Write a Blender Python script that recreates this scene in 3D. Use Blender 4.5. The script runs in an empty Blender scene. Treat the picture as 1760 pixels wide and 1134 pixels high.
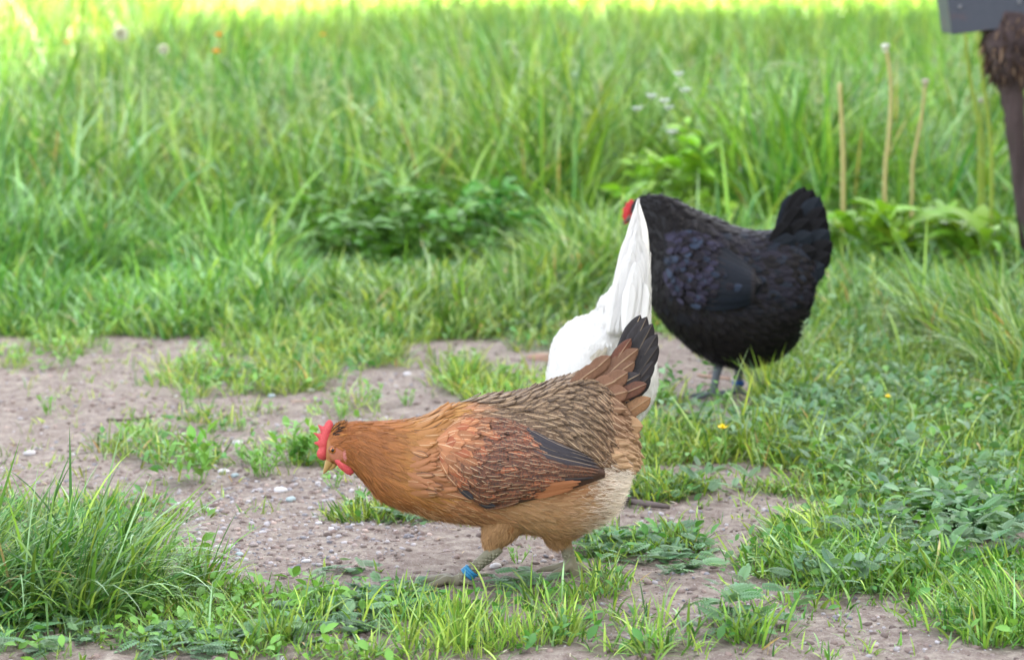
import bpy, bmesh, math, random
import numpy as np
from mathutils import Vector
from mathutils.bvhtree import BVHTree
R = math.radians
rng = np.random.default_rng(7)
random.seed(7)
sc = bpy.context.scene
COL = sc.collection

# ------------------------------------------------------------------ camera
CH = 0.955; F = 1760*100/36.0; PITCH = math.atan(679/F)
cd = bpy.data.cameras.new('camera'); cam = bpy.data.objects.new('camera', cd); COL.objects.link(cam)
cam.location = (0, 0, CH); cam.rotation_euler = (R(90)-PITCH, 0, 0)
cd.lens = 100; cd.sensor_width = 36; cd.clip_end = 1500; cd.clip_start = 0.05
cd.dof.use_dof = True; cd.dof.focus_distance = 4.14; cd.dof.aperture_fstop = 6.0
sc.camera = cam

# ------------------------------------------------------------------ sky and sun (low sun on the right, an added unseen building shades the yard)
SUN_EL = R(36); SUN_AZ = R(18)            # azimuth from +x towards +y
w = bpy.data.worlds.new('World'); sc.world = w; w.use_nodes = True
nt = w.node_tree; nt.nodes.clear()
out = nt.nodes.new('ShaderNodeOutputWorld'); bg = nt.nodes.new('ShaderNodeBackground')
sky = nt.nodes.new('ShaderNodeTexSky'); sky.sky_type = 'NISHITA'; sky.sun_disc = False
sky.sun_elevation = SUN_EL; sky.sun_rotation = R(90)-SUN_AZ; sky.dust_density = 2.5; sky.air_density = 1.0; sky.ozone_density = 1.0
hs = nt.nodes.new('ShaderNodeHueSaturation'); hs.inputs['Saturation'].default_value = 0.30
nt.links.new(sky.outputs[0], hs.inputs['Color']); nt.links.new(hs.outputs[0], bg.inputs[0]); nt.links.new(bg.outputs[0], out.inputs[0])
bg.inputs[1].default_value = 0.15
sl = bpy.data.lights.new('sun', 'SUN'); sl.energy = 5.0; sl.angle = R(0.5); sl.color = (1, .93, .74)
sun = bpy.data.objects.new('sun', sl); COL.objects.link(sun)
sd = Vector((math.cos(SUN_EL)*math.cos(SUN_AZ), math.cos(SUN_EL)*math.sin(SUN_AZ), math.sin(SUN_EL)))
sun.rotation_euler = sd.to_track_quat('Z', 'Y').to_euler(); sun.location = (8, 3, 12)
sc.view_settings.view_transform = 'Standard'; sc.view_settings.look = 'None'
sc.view_settings.exposure = 2.84; sc.view_settings.gamma = 1
sc.cycles.max_bounces = 6; sc.cycles.transparent_max_bounces = 4
sc.cycles.use_denoising = True

# ------------------------------------------------------------------ helpers
FW = np.array([0, math.cos(PITCH), -math.sin(PITCH)]); UP = np.array([0, math.sin(PITCH), math.cos(PITCH)])
def P(px, py, Y):                       # the point at depth Y seen at that place of the photograph
    d = FW + UP*(-(py-567)/F); k = Y/d[1]
    return np.array([(px-880)/F*k, Y, CH+d[2]*k])
def G(px, py):                          # the point of the flat ground seen there
    d = FW + UP*(-(py-567)/F); k = -CH/d[2]
    return np.array([(px-880)/F*k, d[1]*k, 0.0])
def proj(p):
    p = np.asarray(p, float); q = p - np.array([0, 0, CH])
    a = q@FW; b = q@UP
    return 880+q[..., 0]/a*F, 567-b/a*F
def lin(r, g, b, k=0.8):
    c = np.array([r, g, b], float)/255
    return np.where(c <= .04045, c/12.92, ((c+.055)/1.055)**2.4)*k
def hash2(ix, iy, s):
    h = (ix.astype(np.int64)*374761393 + iy.astype(np.int64)*668265263 + s*1274126177) & 0xffffffff
    h = ((h ^ (h >> 13))*1103515245) & 0xffffffff
    return ((h ^ (h >> 16)) & 0xffff)/65535.0
def vn(x, y, s=0):
    x = np.asarray(x, float); y = np.asarray(y, float)
    ix = np.floor(x); iy = np.floor(y); fx = x-ix; fy = y-iy
    fx = fx*fx*(3-2*fx); fy = fy*fy*(3-2*fy)
    return (hash2(ix, iy, s)*(1-fx)+hash2(ix+1, iy, s)*fx)*(1-fy)+(hash2(ix, iy+1, s)*(1-fx)+hash2(ix+1, iy+1, s)*fx)*fy
def fbm(x, y, s=0, o=4):
    a = 0; k = .5; t = 0
    for i in range(o):
        a = a+k*vn(x*2**i, y*2**i, s+i*17); t += k; k *= .5
    return a/t
def H(x, y):                            # ground relief
    x = np.asarray(x, float); y = np.asarray(y, float)
    near = np.clip((9-y)/3, 0, 1)
    return (fbm(x*1.6, y*1.1, 3, 3)-.5)*.035 + near*(fbm(x*14, y*14, 5, 3)-.5)*.012 + near*(np.abs(fbm(x*45, y*45, 9, 2)-.5))*.010 - .003
def unit(a): return a/np.maximum(np.linalg.norm(a, axis=-1, keepdims=True), 1e-9)

def tag(o, label=None, cat=None, group=None, kind=None):
    if label: o['label'] = label
    if cat: o['category'] = cat
    if group: o['group'] = group
    if kind: o['kind'] = kind
    return o
def thing(name, label, cat, loc, group=None):
    o = bpy.data.objects.new(name, None); COL.objects.link(o); o.location = loc; o.empty_display_size = .05
    return tag(o, label, cat, group)
def mk(name, V, Fq, mat, parent=None, col=None, fx=None, uv=None, smooth=True, midx=None, loc=None):
    """one mesh object from numpy arrays; world coordinates, stored relative to the parent or to loc"""
    V = np.asarray(V, np.float32); me = bpy.data.meshes.new(name)
    off = np.array(parent['_o'], np.float32) if parent is not None else np.array(loc if loc is not None else (0, 0, 0), np.float32)
    if not isinstance(Fq, list): Fq = [Fq]
    Fq = [np.asarray(f, np.int32) for f in Fq if len(f)]
    nl = sum(f.size for f in Fq); nf = sum(len(f) for f in Fq)
    me.vertices.add(len(V)); me.vertices.foreach_set('co', (V-off).ravel())
    me.loops.add(nl); me.loops.foreach_set('vertex_index', np.concatenate([f.ravel() for f in Fq]))
    me.polygons.add(nf)
    tot = np.concatenate([np.full(len(f), f.shape[1], np.int32) for f in Fq])
    st = np.concatenate([[0], np.cumsum(tot)[:-1]]).astype(np.int32)
    me.polygons.foreach_set('loop_start', st); me.polygons.foreach_set('loop_total', tot)
    if smooth: me.polygons.foreach_set('use_smooth', np.ones(nf, bool))
    for m in (mat if isinstance(mat, list) else [mat]): me.materials.append(m)
    if midx is not None: me.polygons.foreach_set('material_index', np.asarray(midx, np.int32))
    for nm, a in (('Col', col), ('Fx', fx)):
        if a is not None:
            at = me.attributes.new(nm, 'FLOAT_COLOR', 'POINT')
            a4 = np.ones((len(V), 4), np.float32); a4[:, :3] = a
            at.data.foreach_set('color', a4.ravel())
    if uv is not None:
        ul = me.uv_layers.new(name='UVMap'); li = np.concatenate([f.ravel() for f in Fq])
        ul.data.foreach_set('uv', np.asarray(uv, np.float32)[li].ravel())
    me.update(); me.validate()
    o = bpy.data.objects.new(name, me); COL.objects.link(o)
    if parent is not None: o.parent = parent
    elif loc is not None: o.location = loc
    return o
def root(name, label, cat, loc, group=None):
    o = thing(name, label, cat, loc, group); o['_o'] = tuple(float(v) for v in loc); return o
class Acc:
    def __init__(s): s.V = []; s.Q = []; s.T = []; s.C = []; s.X = []; s.U = []; s.n = 0
    def add(s, V, Q=None, C=(.5, .5, .5), X=(0, 0, 0), U=None, T=None):
        V = np.asarray(V, float).reshape(-1, 3); n = len(V)
        s.V.append(V)
        if Q is not None and len(Q): s.Q.append(np.asarray(Q)+s.n)
        if T is not None and len(T): s.T.append(np.asarray(T)+s.n)
        s.C.append(np.broadcast_to(np.asarray(C, float), (n, 3))); s.X.append(np.broadcast_to(np.asarray(X, float), (n, 3)))
        s.U.append(np.zeros((n, 2)) if U is None else np.asarray(U).reshape(-1, 2)); s.n += n
    def build(s, name, mat, parent=None, loc=None, smooth=True):
        Fl = []
        if s.Q: Fl.append(np.concatenate(s.Q))
        if s.T: Fl.append(np.concatenate(s.T))
        return mk(name, np.concatenate(s.V), Fl, mat, parent, np.concatenate(s.C), np.concatenate(s.X), np.concatenate(s.U), smooth, loc=loc)

# ------------------------------------------------------------------ materials
def newmat(name):
    m = bpy.data.materials.new(name); m.use_nodes = True; t = m.node_tree
    b = t.nodes['Principled BSDF']; return m, t, b
def N(t, ty, **k):
    n = t.nodes.new(ty)
    for a, v in k.items():
        if a in n.inputs.keys(): n.inputs[a].default_value = v
        else: setattr(n, a, v)
    return n
def attr(t, name='Col'):
    n = t.nodes.new('ShaderNodeAttribute'); n.attribute_name = name; return n
def mathn(t, op, a, b=None, clamp=False):
    n = t.nodes.new('ShaderNodeMath'); n.operation = op; n.use_clamp = clamp
    for i, v in enumerate((a, b)):
        if v is None: continue
        if isinstance(v, (int, float)): n.inputs[i].default_value = v
        else: t.links.new(v, n.inputs[i])
    return n.outputs[0]
def mix(t, f, a, b, mode='MIX'):
    n = t.nodes.new('ShaderNodeMix'); n.data_type = 'RGBA'; n.blend_type = mode
    for k, v in ((0, f), (6, a), (7, b)):
        if isinstance(v, (int, float)): n.inputs[k].default_value = v
        elif isinstance(v, (tuple, list, np.ndarray)): n.inputs[k].default_value = (*[float(q) for q in v[:3]], 1)
        else: t.links.new(v, n.inputs[k])
    return n.outputs[2]
def bump(t, b, h, s=.3, d=.002):
    n = t.nodes.new('ShaderNodeBump'); n.inputs['Strength'].default_value = s; n.inputs['Distance'].default_value = d
    t.links.new(h, n.inputs['Height']); t.links.new(n.outputs[0], b.inputs['Normal']); return n
def noise(t, scale, detail=3, vec=None, rough=.55):
    n = N(t, 'ShaderNodeTexNoise', Scale=scale, Detail=detail, Roughness=rough)
    if vec is None:
        c = t.nodes.new('ShaderNodeTexCoord'); vec = c.outputs['Object']
    t.links.new(vec, n.inputs['Vector']); return n

def foliage(name, transl=.38, rough=.42, spec=.45, sat=1.0):
    m, t, b = newmat(name); a = attr(t)
    nz = noise(t, 60, 2)
    c = mix(t, mathn(t, 'MULTIPLY', nz.outputs[0], .35), a.outputs['Color'], mix(t, .5, a.outputs['Color'], (.02, .05, .01)))
    t.links.new(c, b.inputs['Base Color']); b.inputs['Roughness'].default_value = rough
    b.inputs['Specular IOR Level'].default_value = spec
    tr = t.nodes.new('ShaderNodeBsdfTranslucent'); tc = mix(t, .45, a.outputs['Color'], mix(t, 1, a.outputs['Color'], (1.9, 1.6, .45), 'MULTIPLY'))
    t.links.new(tc, tr.inputs[0])
    ms = t.nodes.new('ShaderNodeMixShader'); ms.inputs[0].default_value = transl
    t.links.new(b.outputs[0], ms.inputs[1]); t.links.new(tr.outputs[0], ms.inputs[2]); t.links.new(ms.outputs[0], t.nodes['Material Output'].inputs[0])
    return m
M_GRASS = foliage('grass_blade', .24, .40, .38); M_LEAF = foliage('weed_leaf', .26, .48, .4)
def simple(name, c, rough=.6, nscale=None, ns=.3, nd=.002, spec=.5, var=.25):
    m, t, b = newmat(name)
    b.inputs['Roughness'].default_value = rough; b.inputs['Specular IOR Level'].default_value = spec
    nz = noise(t, nscale or 40, 4)
    t.links.new(mix(t, mathn(t, 'MULTIPLY', nz.outputs[0], var*2), c, [q*.45 for q in c]), b.inputs['Base Color'])
    if nscale: bump(t, b, nz.outputs[0], ns, nd)
    return m
def attrmat(name, rough=.7, nscale=120, ns=.5, nd=.002, spec=.3, var=.25):
    m, t, b = newmat(name); a = attr(t); nz = noise(t, nscale, 4)
    b.inputs['Roughness'].default_value = rough; b.inputs['Specular IOR Level'].default_value = spec
    t.links.new(mix(t, mathn(t, 'MULTIPLY', nz.outputs[0], var*2), a.outputs['Color'], mix(t, 1, a.outputs['Color'], (.45, .43, .42), 'MULTIPLY')), b.inputs['Base Color'])
    bump(t, b, nz.outputs[0], ns, nd); return m
M_STONE = attrmat('stone', .75, 160, .5, .001); M_CROP = attrmat('flesh', .5, 420, .9, .0016, .4, .3); M_SHANK = attrmat('shank_scales', .6, 90, .4, .001)
M_WOOD = attrmat('weathered_wood', .85, 50, .8, .006); M_PETAL = attrmat('petal', .5, 90, .1, .0005, .4, .05)

def feather_mat(name, rough=.55, spec=.3, sheen=None, transl=0.0, shaftw=.10, barb=.55):
    m, t, b = newmat(name); a = attr(t); x = attr(t, 'Fx')
    sx = t.nodes.new('ShaderNodeSeparateColor'); t.links.new(x.outputs['Color'], sx.inputs[0])
    uvn = t.nodes.new('ShaderNodeUVMap'); su = t.nodes.new('ShaderNodeSeparateXYZ'); t.links.new(uvn.outputs[0], su.inputs[0])
    au = mathn(t, 'ABSOLUTE', su.outputs[0]); v = su.outputs[1]
    # barbs slant outwards from the shaft
    comb = t.nodes.new('ShaderNodeCombineXYZ')
    t.links.new(mathn(t, 'SUBTRACT', mathn(t, 'MULTIPLY', v, 26), mathn(t, 'MULTIPLY', au, 7)), comb.inputs[0]); t.links.new(mathn(t, 'MULTIPLY', au, .8), comb.inputs[1])
    geo = t.nodes.new('ShaderNodeTexCoord')
    sep = t.nodes.new('ShaderNodeSeparateXYZ'); t.links.new(geo.outputs['Object'], sep.inputs[0]); t.links.new(mathn(t, 'MULTIPLY', sep.outputs[0], 60), comb.inputs[2])
    bz = N(t, 'ShaderNodeTexNoise', Scale=1.6, Detail=2); t.links.new(comb.outputs[0], bz.inputs['Vector'])
    mot = noise(t, 330, 3, rough=.7)
    base = mix(t, mathn(t, 'MULTIPLY', mathn(t, 'SUBTRACT', 1.0, bz.outputs[0]), barb), a.outputs['Color'], mix(t, 1, a.outputs['Color'], (.40, .36, .34), 'MULTIPLY'))
    # mottling
    mf = mathn(t, 'MULTIPLY', mathn(t, 'MULTIPLY', mathn(t, 'SUBTRACT', mot.outputs[0], .47), 9, True), sx.outputs[2])
    base = mix(t, mathn(t, 'MULTIPLY', mf, 1.0, True), base, (.045, .028, .022))
    # dark lacing near the edge
    e = mathn(t, 'MULTIPLY', mathn(t, 'SUBTRACT', au, .55), 3.2, True)
    e2 = mathn(t, 'MULTIPLY', mathn(t, 'SUBTRACT', v, .86), 6, True)
    base = mix(t, mathn(t, 'MULTIPLY', mathn(t, 'MAXIMUM', e, e2), sx.outputs[1]), base, (.035, .025, .022))
    # pale shaft
    sh = mathn(t, 'SUBTRACT', 1.0, mathn(t, 'MULTIPLY', au, 1/shaftw), True)
    sh = mathn(t, 'MULTIPLY', mathn(t, 'MULTIPLY', sh, 1.6, True), sx.outputs[0])
    base = mix(t, sh, base, lin(235, 205, 165, .85))
    t.links.new(base, b.inputs['Base Color']); b.inputs['Roughness'].default_value = rough; b.inputs['Specular IOR Level'].default_value = spec
    bump(t, b, bz.outputs[0], .35, .0015)
    if sheen:
        b.inputs['Sheen Weight'].default_value = .05; b.inputs['Sheen Tint'].default_value = (*sheen, 1); b.inputs['Sheen Roughness'].default_value = .4
    if transl:
        tr = t.nodes.new('ShaderNodeBsdfTranslucent'); t.links.new(base, tr.inputs[0]); ms = t.nodes.new('ShaderNodeMixShader'); ms.inputs[0].default_value = transl
        t.links.new(b.outputs[0], ms.inputs[1]); t.links.new(tr.outputs[0], ms.inputs[2]); t.links.new(ms.outputs[0], t.nodes['Material Output'].inputs[0])
    return m
M_FEA = feather_mat('brown_feather', .55, .3, None, .12, .10); M_WHITE = feather_mat('white_feather', .6, .25, None, .42, .1, .04)
M_BLACK = feather_mat('black_feather', .5, .10, (.3, .32, .6)); M_FLUFF = attrmat('feather_down', .8, 200, .2, .001, .15, .12)

def ground_mat():
    m, t, b = newmat('trodden_earth'); a = attr(t)
    s = t.nodes.new('ShaderNodeSeparateColor'); t.links.new(a.outputs['Color'], s.inputs[0])
    n1 = noise(t, 3.5, 6); n2 = noise(t, 45, 6, rough=.7); n3 = noise(t, 260, 4, rough=.7)
    vo = N(t, 'ShaderNodeTexVoronoi', Scale=150); c = t.nodes.new('ShaderNodeTexCoord'); t.links.new(c.outputs['Object'], vo.inputs['Vector'])
    d = mix(t, n1.outputs[0], lin(180, 171, 159), lin(150, 140, 127))
    d = mix(t, mathn(t, 'MULTIPLY', mathn(t, 'SUBTRACT', n2.outputs[0], .42), 3.5, True), lin(120, 106, 99), d)
    d = mix(t, mathn(t, 'MULTIPLY', mathn(t, 'SUBTRACT', n3.outputs[0], .55), 4, True), d, lin(196, 184, 182))
    d = mix(t, mathn(t, 'MULTIPLY', mathn(t, 'SUBTRACT', .12, vo.outputs[0]), 10, True), d, lin(205, 200, 200))
    g = mix(t, n2.outputs[0], lin(62, 74, 36), lin(90, 82, 58))
    d = mix(t, s.outputs[0], d, g)
    far = mix(t, n1.outputs[0], (.12, .22, .03), (.22, .27, .05))
    d = mix(t, s.outputs[1], d, far)
    t.links.new(d, b.inputs['Base Color']); b.inputs['Roughness'].default_value = .92; b.inputs['Specular IOR Level'].default_value = .2
    h = mathn(t, 'ADD', mathn(t, 'MULTIPLY', n2.outputs[0], 1.0), mathn(t, 'MULTIPLY', n3.outputs[0], .5))
    bump(t, b, h, .8, .006); return m

# ------------------------------------------------------------------ where things grow: soft patches on the ground
def patch_field(lst):
    E = []
    for px, py, rx, ry, wgt in lst:
        c = G(px, py); y0 = G(px, py+ry)[1]; y1 = G(px, max(py-ry, -60))[1]
        E.append((c[0], c[1], rx*c[1]/F, max(c[1]-y0, .01), max(y1-c[1], .01), wgt))
    def f(x, y):
        a = np.zeros_like(np.asarray(x, float))
        for cx, cy, rx, r0, r1, wg in E:
            ry = np.where(y < cy, r0, r1); d = ((x-cx)/rx)**2+((y-cy)/ry)**2
            a = np.maximum(a, wg*np.clip((1.25-d)*2, 0, 1))
        return a
    return f
TURF = [ # short green turf and weeds: px, py, rx, ry, weight
 (250, 545, 420, 30, .95), (620, 545, 330, 45, 1), (820, 500, 330, 45, 1), (560, 600, 170, 32, .8), (340, 640, 60, 42, .55), (480, 650, 110, 26, .6), (700, 610, 90, 22, .45),
 (860, 650, 110, 48, .8), (910, 590, 40, 30, .6), (1000, 640, 90, 80, .9), (1130, 800, 70, 14, 1), (1160, 740, 130, 62, 1), (1330, 705, 130, 34, 1), (1240, 780, 210, 28, .95),
 (1200, 560, 90, 60, .5), (1420, 640, 160, 36, .9), (1560, 560, 260, 90, 1), (1500, 740, 330, 100, 1), (1600, 860, 230, 70, 1), (1700, 700, 140, 160, 1), (1960, 800, 230, 240, 1), (-150, 1000, 160, 140, 1),
 (1430, 830, 170, 38, .7), (1620, 980, 210, 70, 1), (1480, 940, 170, 50, .9), (1380, 980, 120, 40, .8), (1110, 955, 120, 26, .9), (1140, 850, 80, 22, .75), (1330, 1000, 60, 20, .3),
 (520, 790, 90, 32, .7), (470, 780, 60, 26, .4), (320, 800, 70, 30, .45), (260, 760, 90, 30, .3), (400, 715, 110, 18, .3), (110, 590, 60, 18, .4), (90, 690, 40, 14, .25), (40, 610, 80, 18, .25),
 (620, 885, 60, 18, .7), (700, 895, 50, 18, .5), (600, 700, 60, 22, .25),
 (120, 1000, 250, 130, 1), (300, 1060, 220, 60, .9), (600, 1080, 300, 70, .85), (560, 1022, 150, 22, .4), (860, 1070, 160, 55, 1), (900, 1045, 150, 22, .8), (1010, 1020, 60, 40, .7),
 (1080, 1080, 90, 24, .3), (1240, 1100, 150, 22, .3), (1700, 1070, 120, 60, .8), (1100, 1120, 100, 20, .5), (1400, 1040, 60, 20, .5)]
turf = patch_field(TURF)
nofoot = patch_field([(785, 1020, 64, 36, 1), (985, 1000, 36, 28, 1), (860, 972, 150, 36, .95), (1245, 672, 95, 44, 1), (1245, 712, 80, 30, .85), (1150, 615, 60, 24, .7)])
def veg(x, y):
    n = fbm(x*5, y*5, 41, 3)
    edge = 6.95+.35*(fbm(x*1.3, y*0+2, 8, 2)-.5)
    t = turf(x, y)*(1-.8*nofoot(x, y)); back = np.clip((y-edge)/.35, 0, 1)
    return np.clip(np.maximum(t*np.clip((n-.28)*4.5, 0, 1), back), 0, 1)

# ------------------------------------------------------------------ ground
def axis(a, b, st, lo, hi, k=1.16):
    m = list(np.arange(a, b, st)); s = st; v = m[-1]
    while v < hi: s *= k; v += s; m.append(v)
    s = st; v = m[0]; pre = []
    while v > lo: s *= k; v -= s; pre.append(v)
    return np.array(pre[::-1]+m)
xs = axis(-1.45, 1.45, .0075, -250, 250); ys = axis(3.3, 7.4, .0075, -60, 400)
X, Y = np.meshgrid(xs, ys); nx, ny = len(xs), len(ys)
V = np.stack([X, Y, H(X, Y)], -1).reshape(-1, 3)
idx = np.arange(nx*ny).reshape(ny, nx)
Q = np.stack([idx[:-1, :-1], idx[:-1, 1:], idx[1:, 1:], idx[1:, :-1]], -1).reshape(-1, 4)
gc = np.zeros((len(V), 3)); gc[:, 0] = veg(V[:, 0], V[:, 1])*.85; gc[:, 1] = np.clip((V[:, 1]-9)/3, 0, 1)
ground = mk('ground', V, Q, ground_mat(), None, gc); tag(ground, kind='structure')

# ------------------------------------------------------------------ grass blades
def blades(pos, h, wd, az, lean, curve, col, segs=5, tw=None):
    n = len(h); t = np.linspace(0, 1, segs+1)
    ang = lean[:, None]+curve[:, None]*t[None, :]
    st = (h/segs)[:, None]
    dx = np.sin(ang)*st; dz = np.cos(ang)*st
    r = np.concatenate([np.zeros((n, 1)), np.cumsum(.5*(dx[:, 1:]+dx[:, :-1]), 1)], 1)
    z = np.concatenate([np.zeros((n, 1)), np.cumsum(.5*(dz[:, 1:]+dz[:, :-1]), 1)], 1)
    C = pos[:, None, :]+np.stack([np.cos(az)[:, None]*r, np.sin(az)[:, None]*r, z], -1)
    if tw is None: tw = rng.normal(0, .7, n)
    a2 = az[:, None]+math.pi/2+tw[:, None]+t[None, :]*rng.normal(0, .5, n)[:, None]
    prof = np.interp(t, [0, .12, .5, .8, 1], [.6, .9, 1, .62, .04])
    A = np.stack([np.cos(a2), np.sin(a2), np.zeros_like(a2)], -1)*(wd[:, None]*prof[None, :]*.5)[..., None]
    V = np.stack([C-A, C+A], 2)                         # n, segs+1, 2, 3
    b = (np.arange(n)*(segs+1)*2)[:, None]; s = np.arange(segs)*2
    Q = np.stack([b+s, b+s+1, b+s+3, b+s+2], -1).reshape(-1, 4)
    tip = t[None, :, None, None]
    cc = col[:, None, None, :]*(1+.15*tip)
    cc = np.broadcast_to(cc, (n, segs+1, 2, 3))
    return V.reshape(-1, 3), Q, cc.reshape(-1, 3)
GR = np.array([lin(88, 136, 52, .92), lin(118, 161, 68, .92), lin(68, 120, 58, .9), lin(146, 177, 84, .92), lin(134, 172, 128, 1.0)])
GR = GR*np.array([1.10, 1.05, .86])
def grass_cols(n, wts=(3, 3, 2.5, 1.2, 1), br=1.0, clump=None):
    p = np.array(wts)/sum(wts); k = rng.choice(5, n, p=p); c = GR[k]*rng.uniform(.6, 1.32, (n, 1))*br
    dry = rng.random(n) < .012; c[dry] = lin(190, 170, 115, .8)
    return c
def clumps(cx, cy, nb, rad, hh, wd, lean=.35, curve=.8, wts=(3, 3, 2.5, 1.2, 1), br=1.0, segs=5, hv=.3, windaz=None):
    """blades growing in bunches round the given centres"""
    n = len(cx); k = np.repeat(np.arange(n), nb); m = len(k)
    a = rng.uniform(0, 2*math.pi, m); rr = np.sqrt(rng.random(m))*np.broadcast_to(rad, (n,))[k]
    x = cx[k]+np.cos(a)*rr; y = cy[k]+np.sin(a)*rr
    h = np.broadcast_to(hh, (n,))[k]*np.clip(rng.normal(.8, hv, m), .25, 1.5)
    az = a+rng.normal(0, .7, m)
    if windaz is not None: az = np.where(rng.random(m) < .5, windaz+rng.normal(0, .7, m), az)
    le = np.abs(rng.normal(lean*.6, lean*.6, m)); cu = np.abs(rng.normal(curve, curve*.5, m))
    w_ = np.broadcast_to(wd, (n,))[k]*rng.uniform(.6, 1.35, m)
    cb = (rng.uniform(.72, 1.2, n)*(.7+.6*fbm(cx*1.3, cy*1.1, 33, 3)))[k][:, None]*np.stack([.75+.5*vn(cx*.9, cy*.8, 5), np.ones(n), .75+.5*vn(cx*1.1, cy*.9, 6)], -1)[k]
    pos = np.stack([x, y, H(x, y)-.004], -1)
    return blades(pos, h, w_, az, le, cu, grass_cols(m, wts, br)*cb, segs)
def grass_obj(name, parts, label=None, kind='stuff', cat='grass', parent=None, loc=None):
    A = Acc()
    for V, Q, C in parts: A.add(V, Q, C)
    o = A.build(name, M_GRASS, parent, loc)
    if kind: tag(o, label, cat, kind=kind)
    elif label: tag(o, label, cat)
    return o
def sample(n, y0, y1, pad=.3, powr=1.0):
    y = y0+(y1-y0)*rng.random(n)**powr; x = rng.uniform(-1, 1, n)*(.185*y+pad); return x, y

low = patch_field([(1150, 440, 120, 34, 1), (710, 490, 260, 44, 1), (1570, 505, 220, 40, 1)])
# the tall meadow behind the yard
L = []
x, y = sample(5400, 8.5, 14, 1.1, 1.15)
hgt = (.20+.46*fbm(x*1.1, y*.8, 77, 3))*np.clip((y-7.6)/1.4, .5, 1)
keep = fbm(x*1.7, y*1.4, 91, 2) > .22; x, y, hgt = x[keep], y[keep], hgt[keep]
hgt = hgt*(1-.75*low(x, y))
L.append(clumps(x, y, 17, .06, hgt, .0105, .45, .95, br=1.02, segs=6, hv=.35))
x, y = sample(4500, 8.0, 14, 1.1); k = low(x, y) < .5; x, y = x[k], y[k]                       # lodged, bluish arching blades
L.append(clumps(x, y, 4, .05, .42, .0125, .6, 1.9, (1, 1, 3, .5, 3), segs=7))
grass_obj('tall_grass', L, 'tall lush meadow grass growing behind the bare yard')
L = []
x, y = sample(900, 11.5, 17, .6); L.append(clumps(x, y, 7, .08, .36+.38*fbm(x*1.5, y, 58, 3)+.30*(x < -1.75), .0105, .3, .55, segs=6))
x, y = sample(3000, 13.5, 22, .8); L.append(clumps(x, y, 16, .10, .36+.25*fbm(x*.9, y*.5, 55, 3), .012, .35, .6, (3, 3, 1, 2.5, 1), segs=4))
x, y = sample(150, 17, 24, .8); L.append(clumps(x, y, 9, .12, .55+.5*fbm(x*1.2, y, 59, 3), .014, .3, .5, segs=5))
x, y = sample(3600, 22, 60, 1.5, 1.4); L.append(clumps(x, y, 14, .22, .42, .02, .35, .5, (.3, 1.5, .1, 8, .6), 1.6, segs=3))  # yellow weights and raised brightness put sunshine into the blade colour
grass_obj('sunlit_grass', L, 'far meadow grass, its back band coloured yellow and bright for full sun')
# middle belt of knee-low grass at the edge of the yard
L = []
x, y = sample(6400, 6.75, 8.7, .8); k = rng.random(len(x)) < veg(x, y)*1.1; x, y = x[k], y[k]
L.append(clumps(x, y, 20, .045, (.035+.22*fbm(x*2, y*2, 12, 2))*np.clip((y-6.4)/1.0, .4, 1.3)*(1-.6*low(x, y)), .0072, .6, 1.2, (3, 2, 3, .8, 2.2)))
# rough grass at the right
for px, py, rx, ry, n, hh in ((1640, 560, 150, 60, 160, .17), (1720, 640, 60, 60, 60, .22), (1600, 470, 170, 40, 130, .20), (1480, 500, 90, 40, 60, .14), (830, 430, 140, 40, 110, .16), (1300, 470, 160, 40, 60, .12)):
    c = G(px, py); sx = rx*c[1]/F; sy = abs(G(px, py-ry)[1]-c[1])
    x = c[0]+rng.normal(0, sx*.6, n); y = c[1]+rng.normal(0, sy*.6, n)
    L.append(clumps(x, y, 20, .04, hh, .0055, .6, 1.3, (1.5, 2, 3, 1, 2), segs=6, windaz=math.pi))
grass_obj('meadow_edge_grass', L, 'medium high grass along the edge of the yard')

# short turf of the yard
L = []
x, y = sample(24000, 3.4, 7.0, .5); k = rng.random(len(x)) < veg(x, y)**1.2*.9*(1-nofoot(x, y)); x, y = x[k], y[k]
hh = .018+.055*fbm(x*4, y*4, 15, 2)**1.3+.02*np.clip((y-4.6)/1.2, 0, 1)
L.append(clumps(x, y, 9, .022, hh, .0034, .6, .8, (3, 4, 1, 3, 1)))
x, y = sample(12000, 3.4, 7.4, .5); k = rng.random(len(x)) < veg(x, y)*np.clip((x+.15*y-1.05)*3, 0, .7)*np.clip((y-4.2)*2, .2, 1)*(1-nofoot(x, y)); x, y = x[k], y[k]
L.append(clumps(x, y, 7, .02, .03+.11*fbm(x*3, y*3, 19, 3)*np.clip((y-3.6)/1.3, .3, 1.2), .0036, .6, 1.0, (2.5, 3, 2, 1.5, 3), segs=5))
x, y = sample(2600, 3.5, 7.0, .1); k = rng.random(len(x)) < np.clip((fbm(x*2.5, y*2.5, 29, 2)-.42)*4, .05, .8)*(1-nofoot(x, y)); x, y = x[k], y[k]
L.append(clumps(x, y, 5, .012, .016+.02*rng.random(len(x)), .0028, .7, .7, (2, 3, .5, 3, 1)))
grass_obj('short_turf', L, 'short patchy turf blades over the earth')

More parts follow.
